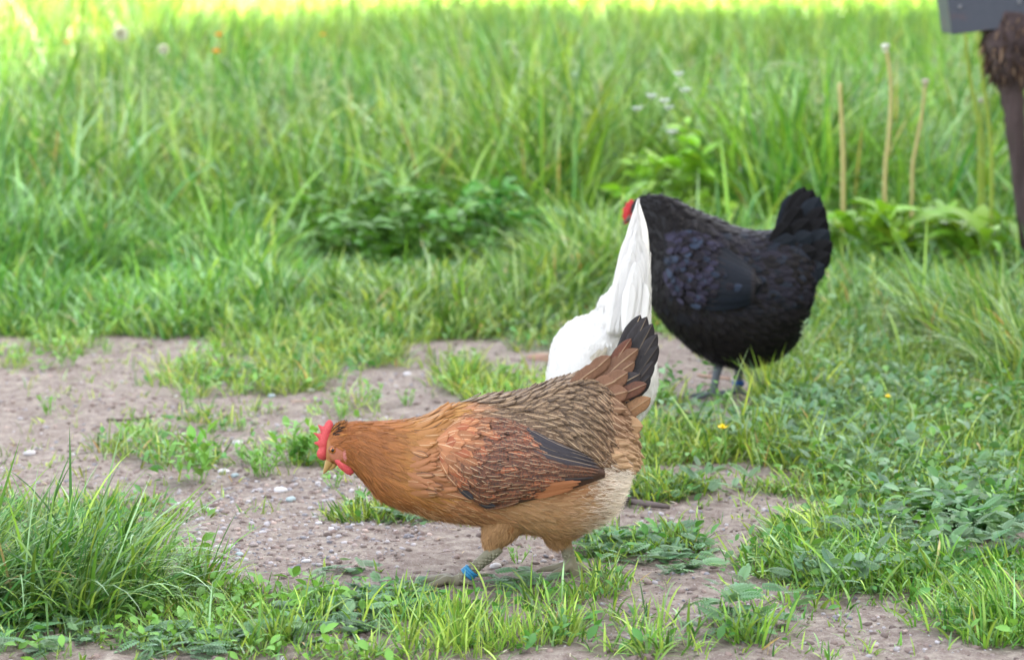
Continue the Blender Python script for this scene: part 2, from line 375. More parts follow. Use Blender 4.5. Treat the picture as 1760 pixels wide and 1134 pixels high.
# ------------------------------------------------------------------ leaf templates for broad weeds
def leaf_t(l=1., wd=.5, nseg=4, fold=.25, droop=.5, pt=1.0):
    t = np.linspace(0, 1, nseg+1); ang = -droop*t
    dy = np.cos(ang)/nseg*l; dz = np.sin(ang)/nseg*l
    yy = np.concatenate([[0], np.cumsum(dy[:-1])]); zz = np.concatenate([[0], np.cumsum(dz[:-1])])
    w_ = wd*.5*np.sin(np.pi*np.clip(t*.93+.05, 0, 1)**pt)
    V = np.concatenate([np.stack([s*w_, yy, zz+abs(s)*w_*fold], -1) for s in (-1, 0, 1)])
    k = nseg+1; Q = []
    for s in range(2):
        for i in range(nseg): Q.append([s*k+i, (s+1)*k+i, (s+1)*k+i+1, s*k+i+1])
    return V, np.array(Q)
def rotm(az, el, roll):
    """leaf axis +y is turned to azimuth az, raised by el, rolled about its axis"""
    n = len(az); ca, sa, ce, se, cr, sr = np.cos(az), np.sin(az), np.cos(el), np.sin(el), np.cos(roll), np.sin(roll)
    yv = np.stack([ca*ce, sa*ce, se], -1); xv = np.stack([sa, -ca, np.zeros(n)], -1); zv = np.cross(xv, yv)
    X2 = xv*cr[:, None]+zv*sr[:, None]; Z2 = -xv*sr[:, None]+zv*cr[:, None]
    return np.stack([X2, yv, Z2], -1)
def inst(A, T, pos, Rm, s, col, fx=(0, 0, 0)):
    V, Q = T; n = len(pos); s = np.broadcast_to(np.asarray(s, float), (n,))
    W = np.einsum('nij,vj->nvi', Rm, V)*s[:, None, None]+pos[:, None, :]
    q = (Q[None]+(np.arange(n)*len(V))[:, None, None]).reshape(-1, Q.shape[1])
    C = np.broadcast_to(col[:, None, :], (n, len(V), 3)).reshape(-1, 3)
    if Q.shape[1] == 4: A.add(W.reshape(-1, 3), q, C, fx)
    else: A.add(W.reshape(-1, 3), None, C, fx, T=q)
OV = leaf_t(1, .5, 4, .25, .5); LN = leaf_t(1, .26, 4, .3, .6); RD = leaf_t(1, .95, 4, .18, .4, .8); DK = leaf_t(1, .36, 7, .22, .9, .9)
def pinnate():
    Vs, Qs, n = [], [], 0
    V, Q = leaf_t(1, .02, 4, 0, .5); Vs.append(V); Qs.append(Q); n += len(V)
    for i in range(8):
        t = .14+.105*i; l = .10+.16*math.sin(math.pi*(t*.85+.1)); yc = t*.96; zc = -.25*t*t
        for s in (-1, 1):
            v, q = leaf_t(l, l*.5, 3, .3, .5); a = s*(1.15-.35*t)
            v = v@np.array([[math.cos(a), -math.sin(a), 0], [math.sin(a), math.cos(a), 0], [0, 0, 1]]).T
            v[:, 0] = -v[:, 0]; v += (0, yc, zc); Vs.append(v); Qs.append(q+n); n += len(v)
    v, q = leaf_t(.2, .12, 3, .3, .3); v += (0, .93, -.24); Vs.append(v); Qs.append(q+n)
    return np.concatenate(Vs), np.concatenate(Qs)
PIN = pinnate()
def leaf_cols(n, base, v=.22): return np.asarray(base)*rng.uniform(1-v, 1+v, (n, 1))*np.clip(rng.normal(1, .06, (n, 3)), .8, 1.2)
G_SILV = lin(112, 152, 108, .75); G_CLOV = lin(88, 148, 66, .8); G_YEL = lin(140, 188, 56, .9); G_DEEP = lin(80, 124, 44, .8); G_LITE = lin(120, 172, 76, .85)

def rosette(A, x, y, T, n, s, col, el=(.1, .9), z0=0.0, spread=.0):
    az = rng.uniform(0, 2*math.pi, n); e = rng.uniform(el[0], el[1], n)
    xx = x+np.cos(az)*spread*rng.random(n); yy = y+np.sin(az)*spread*rng.random(n)
    pos = np.stack([xx, yy, H(xx, yy)+z0*rng.random(n)], -1)
    inst(A, T, pos, rotm(az, e, rng.normal(0, .3, n)), s*rng.uniform(.6, 1.15, n), leaf_cols(n, col))
# low leafy weeds mixed through the turf
A = Acc()
x, y = sample(12500, 3.4, 8.2, .5); k = rng.random(len(x)) < veg(x, y)*.8*(1-nofoot(x, y)); x, y = x[k], y[k]
sel = fbm(x*2.2, y*2.2, 61, 2)
m = len(x); rep = 5; xx = np.repeat(x, rep)+rng.normal(0, .015, m*rep); yy = np.repeat(y, rep)+rng.normal(0, .015, m*rep)
pos = np.stack([xx, yy, H(xx, yy)+rng.uniform(0, .028, m*rep)], -1)
cc = np.where((np.repeat(sel, rep) > .5)[:, None], G_CLOV, G_LITE)*rng.uniform(.7, 1.2, (m*rep, 1))
inst(A, OV, pos, rotm(rng.uniform(0, 6.28, m*rep), rng.uniform(-.1, 1.0, m*rep), rng.normal(0, .5, m*rep)), rng.uniform(.010, .026, m*rep), cc)
rf = patch_field([(1950, 780, 220, 180, .9), (1500, 740, 330, 90, 1), (1620, 850, 220, 80, 1), (1250, 745, 160, 50, .8), (1600, 610, 220, 60, .8), (1560, 980, 220, 60, .7), (1300, 980, 90, 30, .4), (820, 500, 240, 40, .6), (300, 500, 400, 50, .35)])
x, y = sample(12500, 3.4, 8.4, .5); k = rng.random(len(x)) < (1-nofoot(x, y))*.46*rf(x, y)*np.clip((fbm(x*3.3, y*3.3, 88, 3)-.3)*4, .15, 1); x, y = x[k], y[k]; m = len(x); top = .02+.11*fbm(x*3, y*3, 66, 3)
rep = 7; xx = np.repeat(x, rep)+rng.normal(0, .018, m*rep); yy = np.repeat(y, rep)+rng.normal(0, .018, m*rep); pos = np.stack([xx, yy, H(xx, yy)+rng.random(m*rep)**.6*np.repeat(top, rep)], -1)
cc = np.array([lin(96, 146, 84, .8), lin(126, 164, 118, .8), lin(112, 164, 72, .8), lin(74, 124, 58, .8)])[np.repeat(rng.integers(0, 4, m), rep)]*rng.uniform(.7, 1.2, (m*rep, 1))
inst(A, OV, pos, rotm(rng.uniform(0, 6.28, m*rep), rng.uniform(-.3, 1.0, m*rep), rng.normal(0, .5, m*rep)), rng.uniform(.011, .029, m*rep), cc)
o = A.build('leafy_weeds', M_LEAF); tag(o, 'low small leaved weeds mixed through the turf', 'weeds', kind='stuff')
# silverweed mats
A = Acc()
for px, py, rx, ry, n in ((1110, 955, 110, 26, 130), (1030, 950, 40, 16, 40), (1140, 850, 70, 20, 70), (1330, 740, 150, 46, 520), (1480, 700, 140, 40, 420), (1500, 800, 160, 40, 380), (1600, 930, 170, 60, 380), (1700, 880, 90, 60, 120), (560, 1075, 110, 40, 150), (700, 1040, 100, 30, 90), (60, 1090, 130, 40, 120),
                          (330, 1110, 120, 24, 90), (1290, 1090, 90, 24, 60), (1440, 1010, 90, 24, 70), (1180, 990, 60, 12, 24), (700, 900, 35, 10, 20), (590, 990, 40, 8, 12), (1600, 700, 130, 40, 140), (1240, 860, 60, 14, 20), (980, 610, 60, 20, 30), (850, 1010, 90, 14, 60)):
    c = G(px, py); sx = rx*c[1]/F; y0 = G(px, py+ry)[1]; y1 = G(px, py-ry)[1]
    a = rng.uniform(0, 6.28, n); r = np.sqrt(rng.random(n)); x = c[0]+np.cos(a)*r*sx; y = (y0+y1)/2+np.sin(a)*r*(y1-y0)/2
    k = nofoot(x, y) < .5; x, y = x[k], y[k]; n = len(x)
    pos = np.stack([x, y, H(x, y)+rng.uniform(.0, .018 if px < 1240 else .05, n)], -1)
    inst(A, PIN, pos, rotm(rng.uniform(0, 6.28, n), rng.uniform(.0, .45 if px < 1240 else .8, n), rng.normal(0, .35, n)), rng.uniform(.024, .046, n), leaf_cols(n, G_SILV, .3))
o = A.build('silverweed', M_LEAF); tag(o, 'grey green feathery silverweed mats on the earth', 'ground cover', kind='stuff')

# ------------------------------------------------------------------ grass tussocks that stand out
def tussock(name, label, px, py, n, rad, hh, wd, nb=26, **k):
    c = G(px, py); c[2] = float(H(c[0], c[1])); o = root(name, label, 'grass tussock', c)
    a = rng.uniform(0, 6.28, n); r = np.sqrt(rng.random(n))*rad
    V, Q, C = clumps(c[0]+np.cos(a)*r, c[1]+np.sin(a)*r*.8, nb, .02, hh, wd, **k)
    mk('blades', V, Q, M_GRASS, o, C); return o
tussock('grass_tussock', 'big arching grass tussock at the left edge in front of the bare earth', 50, 1035, 62, .185, .205, .0042, 26, lean=.5, curve=1.35, hv=.2, segs=7, windaz=.2, wts=(2.5, 2, 3, 1, 1.6))
tussock('grass_tussock', 'small outlying grass tuft at the right foot of the large left tussock', 275, 1015, 10, .09, .09, .0036, 20, lean=.6, curve=1.1, segs=6, windaz=0)
tussock('grass_tussock', 'upright yellow green tuft just below the brown hen', 850, 1104, 24, .12, .056, .0028, 20, lean=.4, curve=.5, wts=(1, 3, .3, 5, .3), br=1.1)
tussock('grass_tussock', 'thin grass tuft around the rear foot of the brown hen', 985, 1036, 7, .06, .032, .0026, 16, lean=.4, curve=.6, wts=(2, 3, .3, 3, .3))
tussock('grass_tussock', 'low spreading tussock right of the silverweed mat', 1480, 990, 28, .14, .085, .0044, 20, lean=.75, curve=1.0, segs=6, windaz=math.pi, wts=(2.5, 3, 2, 1.5, 1.6))
tussock('grass_tussock', 'yellow green tussock in the lower right corner', 1760, 1085, 16, .09, .11, .0032, 18, lean=.55, curve=.8, segs=6, windaz=2.6, wts=(2, 3, .5, 4, 1))
tussock('grass_tussock', 'sparse upright tuft left of the yellow green one at the bottom', 620, 1105, 16, .16, .075, .0028, 12, lean=.45, curve=.6, wts=(2, 3, .5, 3, .5))
tussock('grass_tussock', 'thin tall blades at the bottom beside the large left tussock', 430, 1090, 10, .13, .07, .0026, 10, lean=.4, curve=.6, wts=(2, 3, .5, 3, .5))
tussock('grass_tussock', 'small flat grass tuft on the gravel below the brown hen breast', 610, 895, 6, .04, .045, .0034, 16, lean=.8, curve=.7, wts=(2, 3, .5, 3, .5))
tussock('grass_tussock', 'spiky tuft in front of the black hen feet', 1350, 700, 14, .08, .10, .0042, 18, lean=.35, curve=.7, wts=(2, 3, 1, 3, .8))
tussock('grass_tussock', 'drooping blue green tussock at the right edge level with the black hen', 1730, 600, 40, .22, .24, .0052, 24, lean=.7, curve=1.5, segs=7, windaz=math.pi, wts=(1.5, 1, 3, .5, 3))
tussock('grass_tussock', 'shaggy tussock growing behind the silverweed at right', 1400, 930, 8, .06, .075, .0040, 14, lean=.8, curve=.8, windaz=math.pi, wts=(1.5, 2, 1, 3, 1))

# ------------------------------------------------------------------ single weeds standing on the bare earth
def seedling(px, py, hpx, label, nst=9, group='weeds on the bare earth', col=G_LITE):
    c = G(px, py); c[2] = float(H(c[0], c[1])); hh = hpx*c[1]/F; o = root('weed_plant', label, 'weed', c, group); A = Acc()
    for i in range(nst):
        a = random.uniform(0, 6.28); lean = random.uniform(.1, .6); L_ = hh*random.uniform(.5, 1.05)
        p0 = c+np.array([math.cos(a), math.sin(a), 0])*hh*.18
        d = np.array([math.cos(a)*math.sin(lean), math.sin(a)*math.sin(lean), math.cos(lean)])
        V, Q, C = blades(p0[None], np.array([L_]), np.array([.0022]), np.array([a]), np.array([lean]), np.array([.1]), np.array([col*.9]), 3); A.add(V, Q, C)
        n = 7; t = np.linspace(.25, 1, n); pos = p0+d*L_*t[:, None]
        inst(A, (OV, LN, LN)[i % 3], pos, rotm(rng.uniform(0, 6.28, n), rng.uniform(.1, 1.2, n), rng.normal(0, .3, n)), L_*rng.uniform(.24, .46, n), leaf_cols(n, col))
    A.build('leaves', M_LEAF, o); return o
WL = 'small light green leafy weed standing alone on the bare earth'
for px, py, h_, n_, lb in ((115, 622, 50, 9, 'tallest lone weed at the far edge of the bare earth'), (85, 705, 36, 7, 'small weed on the bare earth below the lone far weed'), (185, 600, 22, 6, 'tiny weed left of centre at the far rim of the earth'),
    (335, 830, 90, 14, 'bushy light green weed cluster standing left of the hen head'), (325, 690, 40, 8, 'weed in the strip of weeds crossing the bare earth'), (345, 665, 46, 10, 'leafier weed at the near end of the weed strip'),
    (450, 815, 60, 13, 'round leafy weed left of the brown hen comb'), (500, 790, 75, 14, 'tall weed directly behind the brown hen comb'), (535, 790, 60, 10, 'weed partly hidden by the red comb'), (430, 790, 40, 8, 'short weed at the left end of the comb height row'),
    (575, 838, 36, 6, 'little upright sprout under the brown hen beak'), (265, 765, 46, 8, 'weed on bare earth behind the left tussock tips'), (215, 770, 40, 7, 'thin weed nearest the left tussock tips'), (290, 780, 30, 6, 'low weed beside the bushy cluster'),
    (365, 740, 30, 7, 'low wide weed in the middle of the bare earth'), (415, 735, 26, 6, 'second low weed in the middle of the bare earth'), (590, 715, 34, 7, 'weed above the brown hen crest'), (640, 690, 40, 7, 'weed behind the neck of the brown hen'),
    (470, 665, 40, 9, 'pale weed at the near rim of the middle turf'), (700, 690, 30, 8, 'flat weed behind the shoulder of the brown hen'), (800, 650, 50, 10, 'leafy weed between the middle turf and the white hen'),
    (350, 880, 16, 5, 'flat little weed on the gravel'), (430, 915, 16, 5, 'mossy sprig on the gravel near the left tussock'), (890, 975, 34, 5, 'spindly weed between the legs of the brown hen'), (1240, 705, 40, 9, 'weed beside the buttercup near the black hen feet')):
    seedling(px, py, h_, lb, n_)

# ------------------------------------------------------------------ stones and gravel
def ico(sub):
    bm = bmesh.new(); bmesh.ops.create_icosphere(bm, subdivisions=sub, radius=1)
    V = np.array([v.co[:] for v in bm.verts]); T = np.array([[v.index for v in f.verts] for f in bm.faces]); bm.free(); return V, T
I1, I2 = ico(1), ico(2)
def rock(T0, s):
    V = T0[0].copy(); n = fbm(V[:, 0]*1.3+s*9, V[:, 1]*1.3+V[:, 2]*.9+s*5, s, 2); V = V*(.72+.6*n)[:, None]; V[:, 2] *= .6; return V, T0[1]
def rrot(n): return rotm(rng.uniform(0, 6.28, n), rng.normal(0, .3, n), rng.normal(0, .4, n))
A = Acc()
GCOL = np.array([lin(185, 180, 182), lin(165, 150, 145), lin(200, 195, 198), lin(140, 125, 118), lin(150, 148, 155), lin(190, 170, 160)])
gf = patch_field([(480, 910, 270, 90, 1.6), (420, 960, 150, 55, 1.8), (620, 860, 120, 40, .7), (300, 800, 320, 120, .25), (350, 680, 450, 110, .18), (900, 960, 140, 30, .3), (1240, 900, 160, 40, .3), (1250, 1060, 300, 70, .3), (1150, 650, 120, 30, .3), (1600, 1110, 140, 30, .35)])
for s in range(8):
    n = 5600; x, y = sample(n, 3.5, 7, .05); k = rng.random(n) < gf(x, y)*(1-veg(x, y))*.9+.05*(1-veg(x, y)); x, y = x[k], y[k]; n = len(x)
    sz = .0012+.0056*rng.random(n)**3.4
    inst(A, rock(I1, s), np.stack([x, y, H(x, y)+sz*.1], -1), rrot(n), sz, GCOL[rng.integers(0, 6, n)]*rng.uniform(.7, 1.1, (n, 1)))
o = A.build('gravel', M_STONE, smooth=True); tag(o, 'fine gravel and grit scattered over the bare earth', 'gravel', kind='stuff')
A = Acc()                                               # clods of the same earth
for s in range(4):
    n = 2500; x, y = sample(n, 3.5, 7, .05); k = rng.random(n) < (1-veg(x, y))*.8; x, y = x[k], y[k]; n = len(x)
    sz = .0015+.007*rng.random(n)**3
    inst(A, rock(I1, s+20), np.stack([x, y, H(x, y)-sz*.05], -1), rrot(n), sz, lin(140, 122, 115)*rng.uniform(.6, 1.15, (n, 1)))
o = A.build('soil_crumbs', M_STONE); tag(o, 'loose crumbs of earth on the yard', 'soil', kind='stuff')
A = Acc(); n = 900; x, y = sample(n, 3.5, 7.0, .1); az = rng.uniform(0, 6.28, n)      # dry bits of stalk and leaf
c = np.array([lin(196, 176, 140), lin(150, 124, 96), lin(110, 92, 78), lin(215, 205, 185)])[rng.integers(0, 4, n)]*rng.uniform(.8, 1.1, (n, 1))
inst(A, leaf_t(1, .11, 3, .3, .25), np.stack([x, y, H(x, y)+.0025], -1), rotm(az, rng.normal(.02, .08, n), rng.normal(0, .4, n)), .006+.022*rng.random(n)**2, c)
o = A.build('plant_litter', M_WOOD); tag(o, 'dry bits of stalk and leaf strewn over the yard', 'litter', kind='stuff')
ST = [(372, 970, 12, 'w', 'pale oval stone at the lower left end of the gravel'), (412, 958, 9, 'b', 'blue grey pebble left of the brown hen foot'), (375, 942, 7, 'w', 'white pebble above the pale oval stone'), (350, 913, 9, 'g', 'flat grey stone above the gravel patch'),
 (527, 974, 9, 'w', 'white pebble at the right end of the gravel'), (436, 940, 10, 'g', 'round grey stone in the middle of the gravel'), (500, 945, 9, 'g', 'brownish stone right of the gravel middle'), (548, 902, 7, 'w', 'small chalky pebble below the hen throat'), (852, 985, 12, 'w', 'large pale stone between the legs of the brown hen'),
 (483, 846, 13, 'w', 'white flat stone below the weed row'), (500, 866, 11, 'b', 'greenish white stone near the throat of the hen'), (385, 808, 11, 'w', 'bright stone left of the round weed'), (404, 812, 9, 'b', 'bluish stone beside the bright one'), (306, 869, 7, 'w', 'white pebble left of the gravel'), (355, 878, 9, 'w', 'white stone above the gravel patch'),
 (51, 778, 11, 'w', 'light stone at the left edge of the earth'), (408, 757, 11, 'w', 'flat bright stone behind the weed row'), (467, 675, 8, 'b', 'bluish pebble under the middle turf'), (534, 668, 7, 'w', 'white pebble right of the bluish one'), (700, 637, 8, 'w', 'white pebble high behind the hen shoulder'), (305, 736, 5, 'w', 'tiny white pebble in the middle of the bare earth'),
 (460, 918, 8, 'g', 'grey pebble above the round grey stone'), (590, 940, 7, 'g', 'grey pebble near the foot of the hen'), (400, 985, 8, 'g', 'dull stone at the near rim of the gravel')]
for i, (px, py, rp, c_, lb) in enumerate(ST):
    c = G(px, py); s = rp*c[1]/F*.9; V, T = rock(I2, 40+i); V = V*s*np.array([1.15, .9, .85]); z = float(H(c[0], c[1]))
    a = i*1.7; Rz = np.array([[math.cos(a), -math.sin(a), 0], [math.sin(a), math.cos(a), 0], [0, 0, 1]])
    loc = np.array([c[0], c[1], z+s*.22]); o = mk('stone', V@Rz.T+loc, T, M_STONE, None, np.broadcast_to({'w': lin(215, 212, 214), 'b': lin(170, 186, 190), 'g': lin(168, 156, 152)}[c_], (len(V), 3)), loc=loc)
    tag(o, lb, 'stone', 'loose stones on the yard')

# ------------------------------------------------------------------ tubes, sticks
def tube(A, pts, rad, col, k=8, fx=(0, 0, 0), wob=0):
    pts = np.asarray(pts, float); n = len(pts); rad = np.broadcast_to(rad, (n,))
    d = unit(np.gradient(pts, axis=0)); ref = np.array([.13, .2, 1.]) if abs(d[0][2]) < .8 else np.array([1., .2, .1])
    a = unit(np.cross(d, ref)); b = np.cross(d, a); th = np.linspace(0, 2*math.pi, k, endpoint=False)
    rr = rad[:, None]*(1+(rng.normal(0, wob, (n, k)) if wob else 0))
    V = pts[:, None]+a[:, None]*(np.cos(th)*rr)[..., None]+b[:, None]*(np.sin(th)*rr)[..., None]
    i = np.arange(n*k).reshape(n, k); Q = np.stack([i[:-1], np.roll(i, -1, 1)[:-1], np.roll(i, -1, 1)[1:], i[1:]], -1).reshape(-1, 4)
    V = np.concatenate([V.reshape(-1, 3), pts[:1], pts[-1:]]); e0, e1 = n*k, n*k+1
    T = [[e0, i[0][(j+1) % k], i[0][j]] for j in range(k)]+[[e1, i[-1][j], i[-1][(j+1) % k]] for j in range(k)]
    A.add(V, Q, col, fx, T=T)
def stick(label, pxs, r, col, lift=.004, name='twig', cat='twig'):
    pts = []
    for q in pxs:
        g = G(q[0], q[1]); g[2] = float(H(g[0], g[1]))+r*.5+(q[2] if len(q) > 2 else 0)+.002; pts.append(g)
    pts = spl(np.array(pts), 12); A = Acc(); tube(A, pts, np.linspace(r, r*.6, 12), col, 7, wob=.12)
    o = A.build(name, M_WOOD, None, loc=tuple(pts[0])); tag(o, label, cat); return o
def spl(p, n):
    p = np.asarray(p, float); m = len(p)
    if m < 3:
        t = np.linspace(0, 1, n)[:, None]; return p[0]*(1-t)+p[1]*t
    q = np.concatenate([[2*p[0]-p[1]], p, [2*p[-1]-p[-2]]]); u = np.linspace(0, m-1, n); i = np.minimum(u.astype(int), m-2); f = (u-i)[:, None]
    a, b, c, d = q[i], q[i+1], q[i+2], q[i+3]
    return .5*((2*b)+(c-a)*f+(2*a-5*b+4*c-d)*f*f+(3*b-a-3*c+d)*f**3)
stick('dark dry twig lying in the grass left of the white hen', [(850, 537), (885, 556, .006), (925, 562), (962, 572)], .0055, lin(110, 90, 88))
stick('thin dark stick lying across the bare earth at left', [(184, 716), (225, 717), (268, 713)], .0035, lin(95, 80, 72))
stick('short pale straw lying behind the shoulder of the brown hen', [(796, 676), (812, 664, .006), (824, 657, .004)], .0026, lin(205, 180, 140), name='straw', cat='straw')
stick('pale straw stub on the earth below the middle turf', [(500, 685), (535, 684)], .0022, lin(190, 165, 145), name='straw', cat='straw')
stick('bent dark stem standing on gravel under the breast of the brown hen', [(628, 902), (660, 892, .008), (684, 880, .014), (692, 873, .016)], .0014, lin(95, 85, 70), name='stem', cat='stem')
stick('thick broken bark stick behind the tail fluff of the brown hen', [(1064, 868), (1100, 880, .003), (1150, 888)], .0065, lin(110, 98, 95))
stick('short dark bark piece leaning on the broken bark stick', [(1062, 882), (1078, 876, .008), (1092, 872, .006)], .0055, lin(60, 52, 50))
stick('white straw piece on the earth at the bottom middle', [(960, 1090), (978, 1084), (992, 1078)], .0022, lin(220, 210, 190), name='straw', cat='straw')
stick('pale dry stalk pieces by the feet of the black hen', [(1200, 645), (1255, 652)], .0045, lin(190, 160, 140), name='straw', cat='straw')
stick('pale dry stalk lying right of the black hen', [(1335, 650), (1400, 660)], .0035, lin(185, 160, 140), name='straw', cat='straw')
# a low hump of bare earth beside the white hen
c = G(945, 612); V, T = rock(I2, 71); V = V*np.array([.05, .05, .02]); V[:, 2] = np.maximum(V[:, 2], -.01)
o = mk('soil_mound', V+np.array([c[0], c[1], H(c[0], c[1])]), T, M_STONE, None, np.broadcast_to(lin(165, 130, 110), (len(V), 3)), loc=(c[0], c[1], float(H(c[0], c[1])))); tag(o, 'small brown hump of earth left of the white hen', 'earth mound')

# ------------------------------------------------------------------ taller plants of the background
def plant(name, label, cat, px, py, T, n, size, hh, rad, col, el=(-.2, .8), stems=10, group=None):
    """broad-leaved plant: thin stems carrying leaves through its volume"""
    c = G(px, py); c[2] = float(H(c[0], c[1])); o = root(name, label, cat, c, group); S = Acc(); A = Acc()
    a = rng.uniform(0, 6.28, stems); r = rad*np.sqrt(rng.random(stems)); tips = []
    for i in range(stems):
        top = c+np.array([math.cos(a[i])*r[i], math.sin(a[i])*r[i], hh*rng.uniform(.55, 1)*(1-.35*(r[i]/rad)**2)]); b = c+np.array([math.cos(a[i])*r[i]*.25, math.sin(a[i])*r[i]*.25, -.01])
        pts = spl(np.array([b, (b+top)/2+np.array([0, 0, hh*.1]), top]), 6); tube(S, pts, np.linspace(.003, .0015, 6), col*.7, 5); tips.append(pts)
    tips = np.array(tips); k = rng.integers(0, stems, n); t = rng.random(n)**.7*4.99; i = t.astype(int); f = (t-i)[:, None]
    pos = tips[k, i]*(1-f)+tips[k, i+1]*f
    inst(A, T, pos, rotm(rng.uniform(0, 6.28, n), rng.uniform(el[0], el[1], n), rng.normal(0, .35, n)), size*rng.uniform(.55, 1.15, n), leaf_cols(n, col))
    S.build('stems', M_LEAF, o); A.build('leaves', M_LEAF, o); return o
plant('bramble_bush', 'dark green bramble bush with toothed leaves in the middle of the grass', 'bush', 710, 478, OV, 620, .058, .33, .30, G_DEEP*1.55, (-.3, .7), 26)
plant('bramble_bush', 'lower leafy bramble sprawl left of the dark gap in the middle', 'bush', 610, 462, OV, 300, .055, .26, .22, G_DEEP*1.6, (-.3, .7), 14)
plant('bramble_bush', 'leafy sprawl right of the dark gap in the middle', 'bush', 860, 462, OV, 320, .055, .28, .26, G_CLOV*1.25, (-.2, .8), 14)
plant('dock_plant', 'bright dock plant with large leaves right of the black hen tail', 'dock plant', 1560, 492, DK, 90, .13, .27, .17, G_YEL*.8, (.15, 1.2), 10)
plant('dock_plant', 'broad yellow green dock leaves close beside the black hen tail', 'dock plant', 1450, 492, DK, 60, .12, .26, .12, G_YEL*.85, (.2, 1.2), 7)
plant('dock_plant', 'dock plant with long leaves in front of the rough post', 'dock plant', 1680, 500, DK, 80, .13, .24, .17, G_YEL*.7, (.1, 1.2), 9)
plant('dock_plant', 'dock leaves at the foot of the dandelion stalks', 'dock plant', 1600, 450, OV, 160, .075, .24, .22, G_YEL*.75, (.0, .9), 9)
plant('mallow_plant', 'round leaved mallow plant at the right among the silverweed', 'mallow plant', 1655, 905, RD, 46, .050, .055, .10, G_CLOV*1.05, (-.1, .6), 12)
plant('mallow_plant', 'second round leaved mallow plant at the right edge', 'mallow plant', 1725, 870, RD, 26, .045, .05, .07, G_CLOV, (-.1, .6), 8)
wf = plant('white_flower_plant', 'pale leafy plant with small white flowers behind the black hen', 'flower', 1150, 440, OV, 340, .075, .42, .19, G_YEL*1.05, (-.2, .7), 16)
def disc_flower(A, p, r, col, n=6, up=.6, wide=.62):
    az = np.linspace(0, 6.28, n, endpoint=False)+rng.uniform(0, 1); inst(A, leaf_t(1, wide, 3, .15, -.4, .9), np.repeat(p[None], n, 0), rotm(az, np.full(n, up), np.zeros(n)), r, np.repeat(np.asarray(col)[None], n, 0))
for px, py in ((1166, 132), (1178, 160), (1142, 178), (1150, 190), (1095, 192), (1155, 232), (1120, 170)):
    A = Acc(); p = P(px, py, 8.2); disc_flower(A, p, .024, lin(235, 240, 238), 7, .5); disc_flower(A, p+np.array([0, 0, .003]), .010, lin(240, 240, 235), 6, .9)
    A.build('flower_head', M_PETAL, wf)
YC = lin(252, 222, 20, .95)
def flower(name, label, cat, px, py, Yd, r, col, group, n=10, stemcol=G_LITE, puff=False):
    p = P(px, py, Yd); b = np.array([p[0]+random.uniform(-.02, .02), p[1]+random.uniform(-.02, .02), 0]); b[2] = float(H(b[0], b[1])); o = root(name, label, cat, b, group)
    S = Acc(); tube(S, spl(np.array([b, (b+p)/2+np.array([.008, 0, 0]), p]), 7), .0018, stemcol, 6); S.build('stem', M_LEAF, o)
    A = Acc()
    if puff:
        k = 520; d = unit(rng.normal(size=(k, 3))); az = np.arctan2(d[:, 1], d[:, 0]); el = np.arcsin(d[:, 2])
        inst(A, leaf_t(1, .12, 2, .1, 0), np.repeat(p[None], k, 0), rotm(az, el, rng.uniform(0, 3, k)), r*rng.uniform(.7, 1, k), np.repeat(lin(235, 238, 230)[None], k, 0)); A.build('flower_head', M_LEAF, o); return o
    else:
        disc_flower(A, p, r, col, n, .35); disc_flower(A, p+np.array([0, 0, .002]), r*.7, col, n, .8)
    A.build('flower_head', M_PETAL, o); return o
DG = 'yellow flowers in the grass'
flower('dandelion', 'upper of the two orange yellow dandelions in the far grass', 'dandelion', 376, 63, 10.5, .021, lin(255, 165, 10, .95), DG, 14)
flower('dandelion', 'lower of the two orange yellow dandelions in the far grass', 'dandelion', 372, 92, 10.2, .022, lin(255, 170, 10, .95), DG, 14)
flower('dandelion', 'small orange dandelion in the far grass right of the pair', 'dandelion', 555, 62, 11, .015, lin(255, 165, 20, .95), DG, 12)
flower('dandelion', 'small orange dandelion in the far grass at the left', 'dandelion', 115, 75, 11, .014, lin(250, 165, 20, .95), DG, 12)
flower('dandelion', 'faint orange dandelion in the grass right of centre', 'dandelion', 925, 112, 11, .013, lin(240, 160, 50, .9), DG, 12)
flower('buttercup', 'yellow buttercup in the turf right of the brown hen tail', 'buttercup', 1242, 737, 5.08, .0125, YC, 'buttercups in the turf', 6)
flower('buttercup', 'small yellow buttercup in the turf right of the black hen', 'buttercup', 1526, 683, 5.35, .008, YC, 'buttercups in the turf', 6)
flower('dandelion_clock', 'large white dandelion clock in the far grass at upper left', 'dandelion clock', 208, 58, 10.5, .036, None, 'dandelion clocks', puff=True)
flower('dandelion_clock', 'smaller white dandelion clock right of the large one', 'dandelion clock', 281, 85, 10.5, .024, None, 'dandelion clocks', puff=True)
for px, py, lb in ((176, 143, 'left of two blue green stalks with a white tip at upper left'), (189, 129, 'right of two blue green stalks with a white tip at upper left'), (264, 193, 'single stalk with a white tip right of the two tipped stalks')):
    flower('spent_stalk', lb, 'stalk', px, py, 8.9, .006, lin(225, 225, 215), 'white tipped stalks in the grass', 5, lin(130, 165, 140))
def stalk(label, pts, Yd, r, col, tipc):
    Pq = [P(a, b, Yd) for a, b in pts]; Pq.append(np.array([Pq[-1][0]+.004, Yd, 0])); Pq = np.array(Pq)[::-1]
    o = root('dandelion_stalk', label, 'dandelion stalk', Pq[0], 'bare dandelion stalks'); A = Acc(); tube(A, spl(Pq, 14), np.linspace(r, r*.8, 14), col, 8); A.build('stem', M_PETAL, o)
    if tipc is not None:
        A = Acc(); p = Pq[-1]; V, T = rock(I2, 5); A.add(V*r*1.9+p, None, tipc, T=T); disc_flower(A, p-np.array([0, 0, r]), r*2.6, tipc, 9, -.7, .4); A.build('seed_base', M_PETAL, o)
